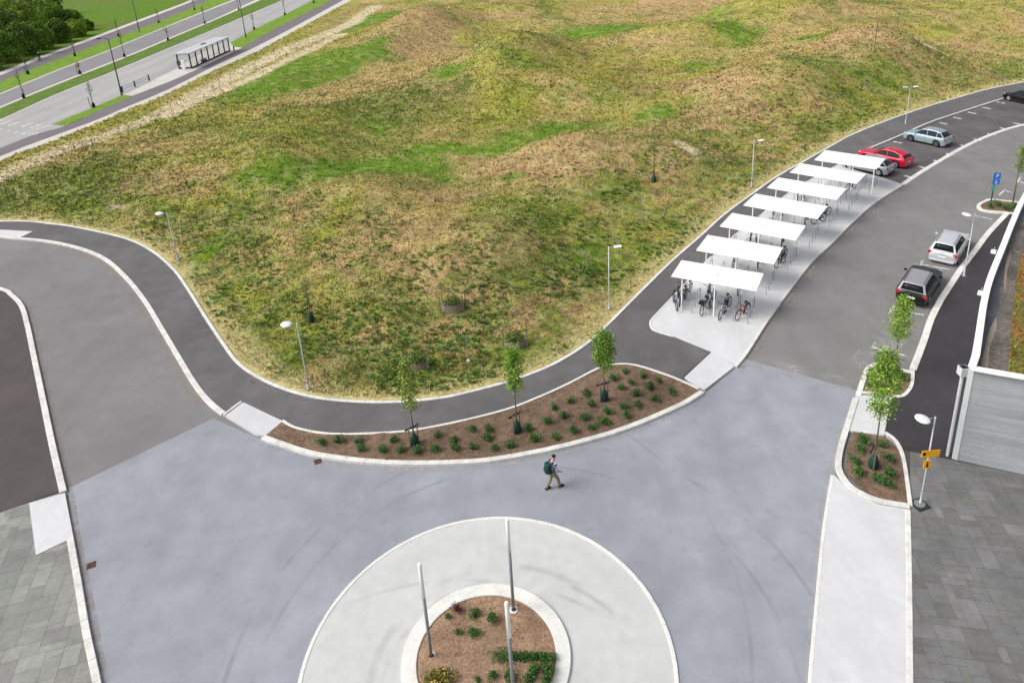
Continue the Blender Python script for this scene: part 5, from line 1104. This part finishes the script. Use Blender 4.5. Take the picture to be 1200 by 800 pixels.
def cyclist():
    b = G(47, 72, .035); d = G(110, 45)-G(30, 80); rz = math.atan2(d.y, d.x)
    bicycle(b, rz, 'black', 'black bicycle ridden along the far footway by the wood', group=None)
    t = empty('person', b, rz, 'cyclist in dark clothes with a light helmet riding on the far footway by the wood', 'person')
    v = [(-.16, 0, 1.0), (-.06, 0, 1.25), (.05, 0, 1.45), (.10, 0, 1.56), (.13, 0, 1.68), (.14, 0, 1.76), (.05, .19, 1.42), (.16, .24, 1.22), (.24, .24, 1.06), (.05, -.19, 1.42), (.16, -.24, 1.22), (.24, -.24, 1.06),
         (-.12, .10, .95), (.20, .12, .78), (.05, .12, .35), (.15, .12, .24), (-.12, -.10, .95), (.12, -.12, .62), (-.15, -.12, .42), (-.05, -.12, .36)]
    e = [(0, 1), (1, 2), (2, 3), (3, 4), (4, 5), (2, 6), (6, 7), (7, 8), (2, 9), (9, 10), (10, 11), (0, 12), (12, 13), (13, 14), (14, 15), (0, 16), (16, 17), (17, 18), (18, 19)]
    r_ = [(.16, .13), (.15, .11), (.15, .11), .06, .09, .07, .07, .045, .035, .07, .045, .035, .10, .075, .045, .04, .10, .075, .045, .04]
    skin_obj('body', v, e, r_, mat('dark_clothes', (.02, .02, .025), .9), t)
    MB().lathe([(.12, 0), (.125, .05), (.09, .12), (.03, .15)], c=(.13, 0, 1.70), n=12).build('helmet', M['white'], t, True)
    MB().lathe([(.05, -.07), (.085, 0), (.06, .06)], c=(.15, 0, 1.67), n=10).build('face', M['skin'], t, True)
cyclist()
# ------------------------------------------------------------------ wall, parapet and roof of the low building at the right
ZW = 5.0
cop_px = [(1142, 430), (1148, 388), (1153.5, 353), (1161, 325), (1175, 290), (1189, 255), (1204, 225), (1240, 170), (1290, 110)]
cop = catmull([G(x, y, ZW) for x, y in cop_px], 5)
pc0 = G(1118, 540, 0); c1 = G(1200, 558, 0); dfr = (c1-pc0).normalized(); far = pc0+dfr*30
M['wallc'] = mat('board_marked_concrete', (.38, .395, .415), .8, noise=((.6, .09, 4), (1.5, .16, 4, (.12, .12, 3.0)), (9, .06, 3)), bump=.1, bscale=6)
M['panel'] = mat('pale_panel', (.58, .60, .61), .6, noise=((.8, .05, 4),))
bld = empty('low_building', pc0, 0, 'low pale concrete building with planted roof at the right edge', 'building')
def rel(v): return (v[0]-pc0.x, v[1]-pc0.y, v[2] if len(v) > 2 else 0)
outer = [(pc0.x, pc0.y)]+[(p.x, p.y) for p in cop[2:]]
poly = outer+[(far.x+60, cop[-1].y), (far.x, far.y)]
# curved side wall
sw = MB(); vs = []
for p in outer: vs += [rel((p[0], p[1], 0)), rel((p[0], p[1], ZW-.02))]
sw.add(vs, [(2*i, 2*i+2, 2*i+3, 2*i+1) for i in range(len(outer)-1)]); o = sw.build('side_wall', M['panel'], bld); s_ = o.modifiers.new('s', 'SOLIDIFY'); s_.thickness = .22; s_.offset = 0
# front wall with shuttering lines
fw = MB(); nrm = Vector((dfr.y, -dfr.x, 0)); rzf = math.atan2(dfr.y, dfr.x)
ctrf = dfr*15-nrm*.12; fw.box((ctrf.x, ctrf.y, (ZW-.1)/2), (30, .24, ZW-.1), rz=rzf); fo = fw.build('front_wall', M['wallc'], bld)
gr = MB()
for i in range(1, 5):
    z = i*ZW/5; q = dfr*15+nrm*.003; gr.box((q.x, q.y, z), (30, .012, .018), rz=rzf)
for i in range(1, 9):
    q = dfr*(i*3.4)+nrm*.003; gr.box((q.x, q.y, ZW/2), (.018, .012, ZW-.1), rz=rzf)
gr.build('joint', mat('joint_shadow_gap', (.30, .31, .32), .9), bld)
q = dfr*15+nrm*.04-Vector((0, 0, 0)); MB().box((q.x, q.y, ZW-.03), (30.1, .34, .08), rz=rzf).build('front_coping', M['white'], bld, bevel=.01)
cp = ribbon('coping', [Vector(rel(p)) for p in [Vector((pc0.x, pc0.y, 0))]+cop[2:]], .30, ZW-.03, ZW+.05, M['white'], kind=None); cp.parent = bld
# roof surface
rp = [Vector(rel(p)) for p in poly]
def roofpoly(px, z): return [Vector(rel(G(x, y, z))) for x, y in px]
M['roofing'] = mat('wet_roofing_felt', (.085, .085, .10), .35, noise=((.5, .25, 4), (3, .12, 4)))
mbr = MB().poly(rp, ZW-.45); mbr.build('roof', M['roofing'], bld)
zz = ZW-.44
gravel = roofpoly([(1145, 432), (1149, 418), (1155, 400), (1162, 380), (1171, 362), (1172, 340), (1175, 310), (1184, 280), (1200, 255), (1215, 240), (1215, 270), (1196, 300), (1188, 350), (1184, 400), (1182, 440)], zz)
M['gravel'] = mat('roof_gravel_and_silt', (.13, .115, .10), .8, noise=((1.2, .35, 5), (8, .4, 5)), bump=.5, bscale=20)
MB().poly(gravel, zz).build('gravel_border', M['gravel'], bld)
silt = roofpoly([(1149, 428), (1160, 385), (1168, 370), (1168, 385), (1160, 405), (1158, 430)], zz+.006); MB().poly(silt, zz+.006).build('silt_patch', M['grit'], bld)
silt = roofpoly([(1176, 335), (1178, 310), (1184, 292), (1185, 300), (1180, 318), (1179, 340)], zz+.006); MB().poly(silt, zz+.006).build('silt_patch', M['grit'], bld)
M['sedum'] = mat('sedum', (.2, .15, .04), .9, noise=((1, .3, 4), (9, .35, 4)), bump=1, bscale=14)
sed_px = [(1181, 442), (1184, 400), (1188, 350), (1194, 310), (1202, 285), (1330, 200), (1330, 470)]
sp = roofpoly(sed_px, zz+.06); MB().prism(sp, zz, zz+.06).build('planted_roof', M['sedum'], bld)
sx = [p.x for p in sp]; sy = [p.y for p in sp]; spl = [(p.x, p.y) for p in sp]
nS = 26000; X = rng.uniform(min(sx), min(sx)+9, nS); Y = rng.uniform(min(sy), max(sy), nS); k_ = inside(X, Y, spl); X, Y = X[k_], Y[k_]
tone = fbm(X/1.3, Y/1.3, 3, 8); pt = np.stack([X, Y, np.full(len(X), zz+.09)+rng.random(len(X))*.05], 1)
V, c_ = leaf_cloud(len(X), lambda n: pt, .05, (.16, .20, .03), .35); red = np.where((tone > .5)[:, None], np.array([(.36, .13, .03)]), np.array([(.15, .19, .03)]))*np.exp(rng.normal(0, .35, (len(X), 1)))
c_ = np.repeat(red[:, None], 4, 1); so_ = leaf_obj('sedum_plants', [(V, c_)], bld); so_['kind'] = 'stuff'
# rainwater box and pipe on the corner
c0 = G(1134, 425, ZW-.5); rb = Vector(rel(c0)); cx_ = Vector((-.12, .42, 0))
pipe = MB().box((-.18, .25, ZW-.35), (.34, .34, .40)).build('rainwater_hopper', M['panel'], bld); MB().box((-.18, .25, ZW-.14), (.26, .26, .02)).build('hopper_opening', M['seam'], bld)
MB().tube([(-.18, .25, ZW-.5), (-.18, .25, .1)], .07, 10).build('downpipe', M['panel'], bld)
# wall lights fixed to the coping
for (q, d) in (((1165, 293), 'white floodlight box on the curved parapet coping beside the ramp'), ((1150, 341), 'small white lamp fixed low on the curved parapet coping')):
    b = G(q[0], q[1], ZW-.25); t = empty('wall_light', b, .9, d, 'wall light', 'lights on the parapet')
    MB().box((-.25, 0, 0), (.34, .26, .16)).build('housing', M['lampwhite'], t, bevel=.03); MB().box((.12, 0, .02), (.42, .05, .05)).build('bracket', M['galv'], t); MB().box((-.25, 0, -.085), (.28, .2, .02)).build('lens', M['seam'], t)
# ------------------------------------------------------------------ signs
def text(body, size, m, parent, loc, rot, name='lettering'):
    cu = bpy.data.curves.new(name, 'FONT'); cu.body = body; cu.size = size; cu.align_x = 'CENTER'; cu.align_y = 'CENTER'; cu.extrude = .003
    o = bpy.data.objects.new(name, cu); COL.objects.link(o); bpy.context.view_layer.update()
    me = bpy.data.meshes.new_from_object(o.evaluated_get(bpy.context.evaluated_depsgraph_get())); bpy.data.objects.remove(o)
    me.materials.clear(); me.materials.append(m); o = bpy.data.objects.new(name, me); COL.objects.link(o); o.parent = parent; o.location = loc; o.rotation_euler = rot; return o
orange = mat('orange_sign', (.90, .42, .008), .5); blue = mat('blue_sign', (.01, .14, .55), .45)
def z_at(base, y):
    return height_to(base, y)
bs0 = G(1078.5, 590, .1); z1 = z_at(bs0, 530); z2 = z_at(bs0, 539.5)
os_ = empty('direction_sign', bs0+Vector((0, -.07, 0)), .10, 'orange direction sign of a wide plate over a small arrow plate on the lamp post', 'sign')
tilt = R(4)
MB().box((.02, 0, z1), (.80, .03, .33), M=Matrix.Rotation(tilt, 3, 'Y')).build('wide_plate', orange, os_, bevel=.008)
MB().box((-.06, -.002, z2-.12), (.30, .03, .40)).build('arrow_plate', orange, os_, bevel=.008)
MB().lathe([(.075, -.004), (.075, .004)], c=(-.27, -.022, z1+.03), n=18, axis='Y').build('emblem', M['seam'], os_)
for s_ in (-1, 1): MB().box((0, .04, z1-.05*s_), (.12, .06, .03)).build('clamp', M['steel'], os_)
ar = MB().box((-.06, -.021, z2-.08), (.05, .006, .20)); ar.add([(-.13, -.024, z2-.15), (.01, -.024, z2-.15), (-.06, -.024, z2-.27)], [(0, 1, 2)]); ar.build('arrow', M['seam'], os_)
fb = empty('lamp_foot', G(1077.5, 591.5, .085), .3, 'dark square base block with a round collar at the foot of the signed lamp', 'base block')
MB().box((0, 0, .02), (.62, .62, .05)).build('block', M['paintdark'], fb, bevel=.02); MB().lathe([(.22, .04), (.22, .09), (.15, .10)], n=18).build('collar', M['steel'], fb)
pb = G(1161.5, 235.5, .13); hp = z_at(pb, 202)
ps = empty('parking_sign', pb, -.25, 'blue parking sign on a dark pole at the tip of the traffic island', 'sign')
MB().lathe([(.045, 0), (.04, hp)], n=8).build('pole', M['black'], ps); s2 = hp-.30
MB().box((.08, -.06, s2), (.52, .03, .50)).build('upper_plate', blue, ps, bevel=.01); MB().box((.08, -.06, s2-.50), (.52, .03, .42)).build('lower_plate', blue, ps, bevel=.01)
MB().box((-.05, -.06, s2-1.05), (.30, .03, .42)).build('small_plate', mat('teal_plate', (.05, .35, .28), .5), ps, bevel=.01)
text('P', .42, M['paint'], ps, (.10, -.08, s2), (math.pi/2, 0, 0))
wc = MB().torus((.08, -.08, s2-.56), .08, .014, 'Y', 16, 5).tube([(.05, -.08, s2-.36), (.05, -.08, s2-.5), (.14, -.08, s2-.5), (.18, -.08, s2-.62)], .018, 5).lathe([(.025, -.006), (.025, .006)], c=(.05, -.08, s2-.34), n=10, axis='Y').build('wheelchair_symbol', M['paint'], ps)
# ------------------------------------------------------------------ slender poles on the roundabout
M['shaft'] = mat('grey_shaft', (.25, .26, .28), .5, .3)
def rpole(base_px, top, split, label):
    b = G(*base_px, .08); h = height_to(b, top); hs_ = height_to(b, split); t = empty('light_column', b, 0, label, 'light column', 'slender columns in the roundabout')
    MB().lathe([(.058, 0), (.058, hs_)], n=14).build('steel_shaft', M['shaft'], t, True); MB().lathe([(.066, hs_), (.066, h-.03), (.05, h)], n=14).build('white_top', M['white'], t, True)
    MB().lathe([(.155, -.02), (.155, .05), (.11, .06)], n=20).build('collar', M['kerb_white'], t)
    MB().lathe([(.085, .055), (.085, .09)], n=14).build('flange', M['seam'], t)
rpole((505.5, 769), 660, 699, 'slender column with white upper part at the left rim of the roundabout bed')
rpole((602, 715), 608.5, 645, 'slender column with white upper part at the far rim of the roundabout bed')
rpole((602.5, 822), 705, 746, 'slender column with white upper part in front of the hedge, nearest the camera')
# ------------------------------------------------------------------ meadow furniture
def enclosure(px, py, w, label, leafy=True):
    b = GT(px, py); t = empty('shrub_enclosure', b, random.uniform(-.2, .2), label, 'plant enclosure', 'staked enclosures on the meadow')
    wm = mat('brushwood_screen', (.26, .215, .16), .95, noise=((12, .35, 4, (8, 8, .6)),), bump=.8, bscale=25)
    v = []; n = 10
    for i in range(n+1):
        a = math.pi*(1.08-1.16*i/n)+math.pi; v.append((math.cos(a)*w*.5, math.sin(a)*w*.32, 0))
    m_ = MB(); vs = [(x, y, z) for x, y, _ in v for z in (-.1, .50+.04*math.sin(x*9))]; m_.add(vs, [(2*i, 2*i+2, 2*i+3, 2*i+1) for i in range(n)]); o = m_.build('screen', wm, t); s_ = o.modifiers.new('s', 'SOLIDIFY'); s_.thickness = .05
    for s1 in (-1, 1):
        for s2_ in (-.33, .25): MB().tube([(s1*w*.5, s2_*w, -.1), (s1*w*.5, s2_*w, 1.15)], .03, 6).build('stake', M['stake'], t)
    MB().tube([(-w*.5, -.30*w, .58), (0, -.35*w, .54), (w*.5, -.30*w, .58)], .022, 6).build('top_rail', M['seam'], t)
    if leafy: leaf_obj('foliage', [leaf_cloud(900, lambda k: rand_ball(k, .5)*np.array([w*.46, w*.3, .38])+np.array([0, .08, .45]), .05, (.10, .16, .03), .35)], t)
enclosure(531, 361, 1.5, 'staked brushwood enclosure with green shrub, farthest left on the meadow slope')
enclosure(604, 404, 1.4, 'staked enclosure with dark top rail above the middle tree of the long bed')
enclosure(490, 430, 1.3, 'low overgrown staked enclosure just beyond the footpath above the leftmost bed tree')
t = empty('meadow_shrub', GT(688, 322), 0, 'loose bushy green shrub on the meadow near the lamp left of the shelters', 'shrub')
leaf_obj('foliage', [leaf_cloud(650, lambda k: rand_ball(k, .7)*np.array([.9, .7, .6])+np.array([0, 0, .45]), .06, (.10, .17, .03), .4, light=(.2, .28, .05))], t); MB().tube([(0, 0, 0), (.1, 0, .8), (.1, 0, 1.5)], [.03, .02, .008], 6).build('stem', M['bark'], t)
MB().tube([(-.5, 0, 0), (-.5, 0, 1.1)], .025, 6).build('stake', M['stake'], t)
mp = empty('marker_post', GT(549, 423), 0, 'thin grey marker post standing in weeds on the meadow', 'post'); MB().tube([(0, 0, 0), (0, 0, 1.75)], .035, 7).build('shaft', M['galv'], mp); MB().lathe([(.09, 0), (.09, .12)], n=10).build('foot', M['white'], mp)
for i, (x, y, h, d) in enumerate([(88, 178, 1.0, 'leftmost of three by the sandy track'), (98, 176, 1.2, 'middle of three by the sandy track'), (109, 172, 1.1, 'rightmost of three by the sandy track'), (1024, 62, 4.2, 'tall thin one on the far meadow'), (1049, 50, 4.6, 'tallest thin one on the far meadow')]):
    t = empty('stake', GT(x, y), 0, 'thin weathered stake, '+d, 'stake', 'stakes on the meadow'); MB().tube([(0, 0, -.1), (.05, 0, h)], .045, 6).build('shaft', M['stake'], t); MB().tube([(-.25, 0, h*.7), (.25, 0, h*.72)], .02, 5).build('tie', M['stake'], t)
fn = empty('wire_fence', GT(1148, 90), 0, 'short wire fence with thin posts at the meadow edge, top right', 'fence'); p0 = Vector(fn.location); ps_ = []
for (x, y) in ((1148, 90), (1162, 93), (1174, 98), (1190, 90)):
    q = GT(x, y)-p0; ps_.append(q); MB().tube([(q.x, q.y, q.z-.1), (q.x, q.y, q.z+1.5)], .045, 6).build('post', M['stake'], fn)
for z in (.4, .8, 1.25): MB().tube([tuple(q+Vector((0, 0, z))) for q in ps_], .012, 4).build('wire', M['steel'], fn)
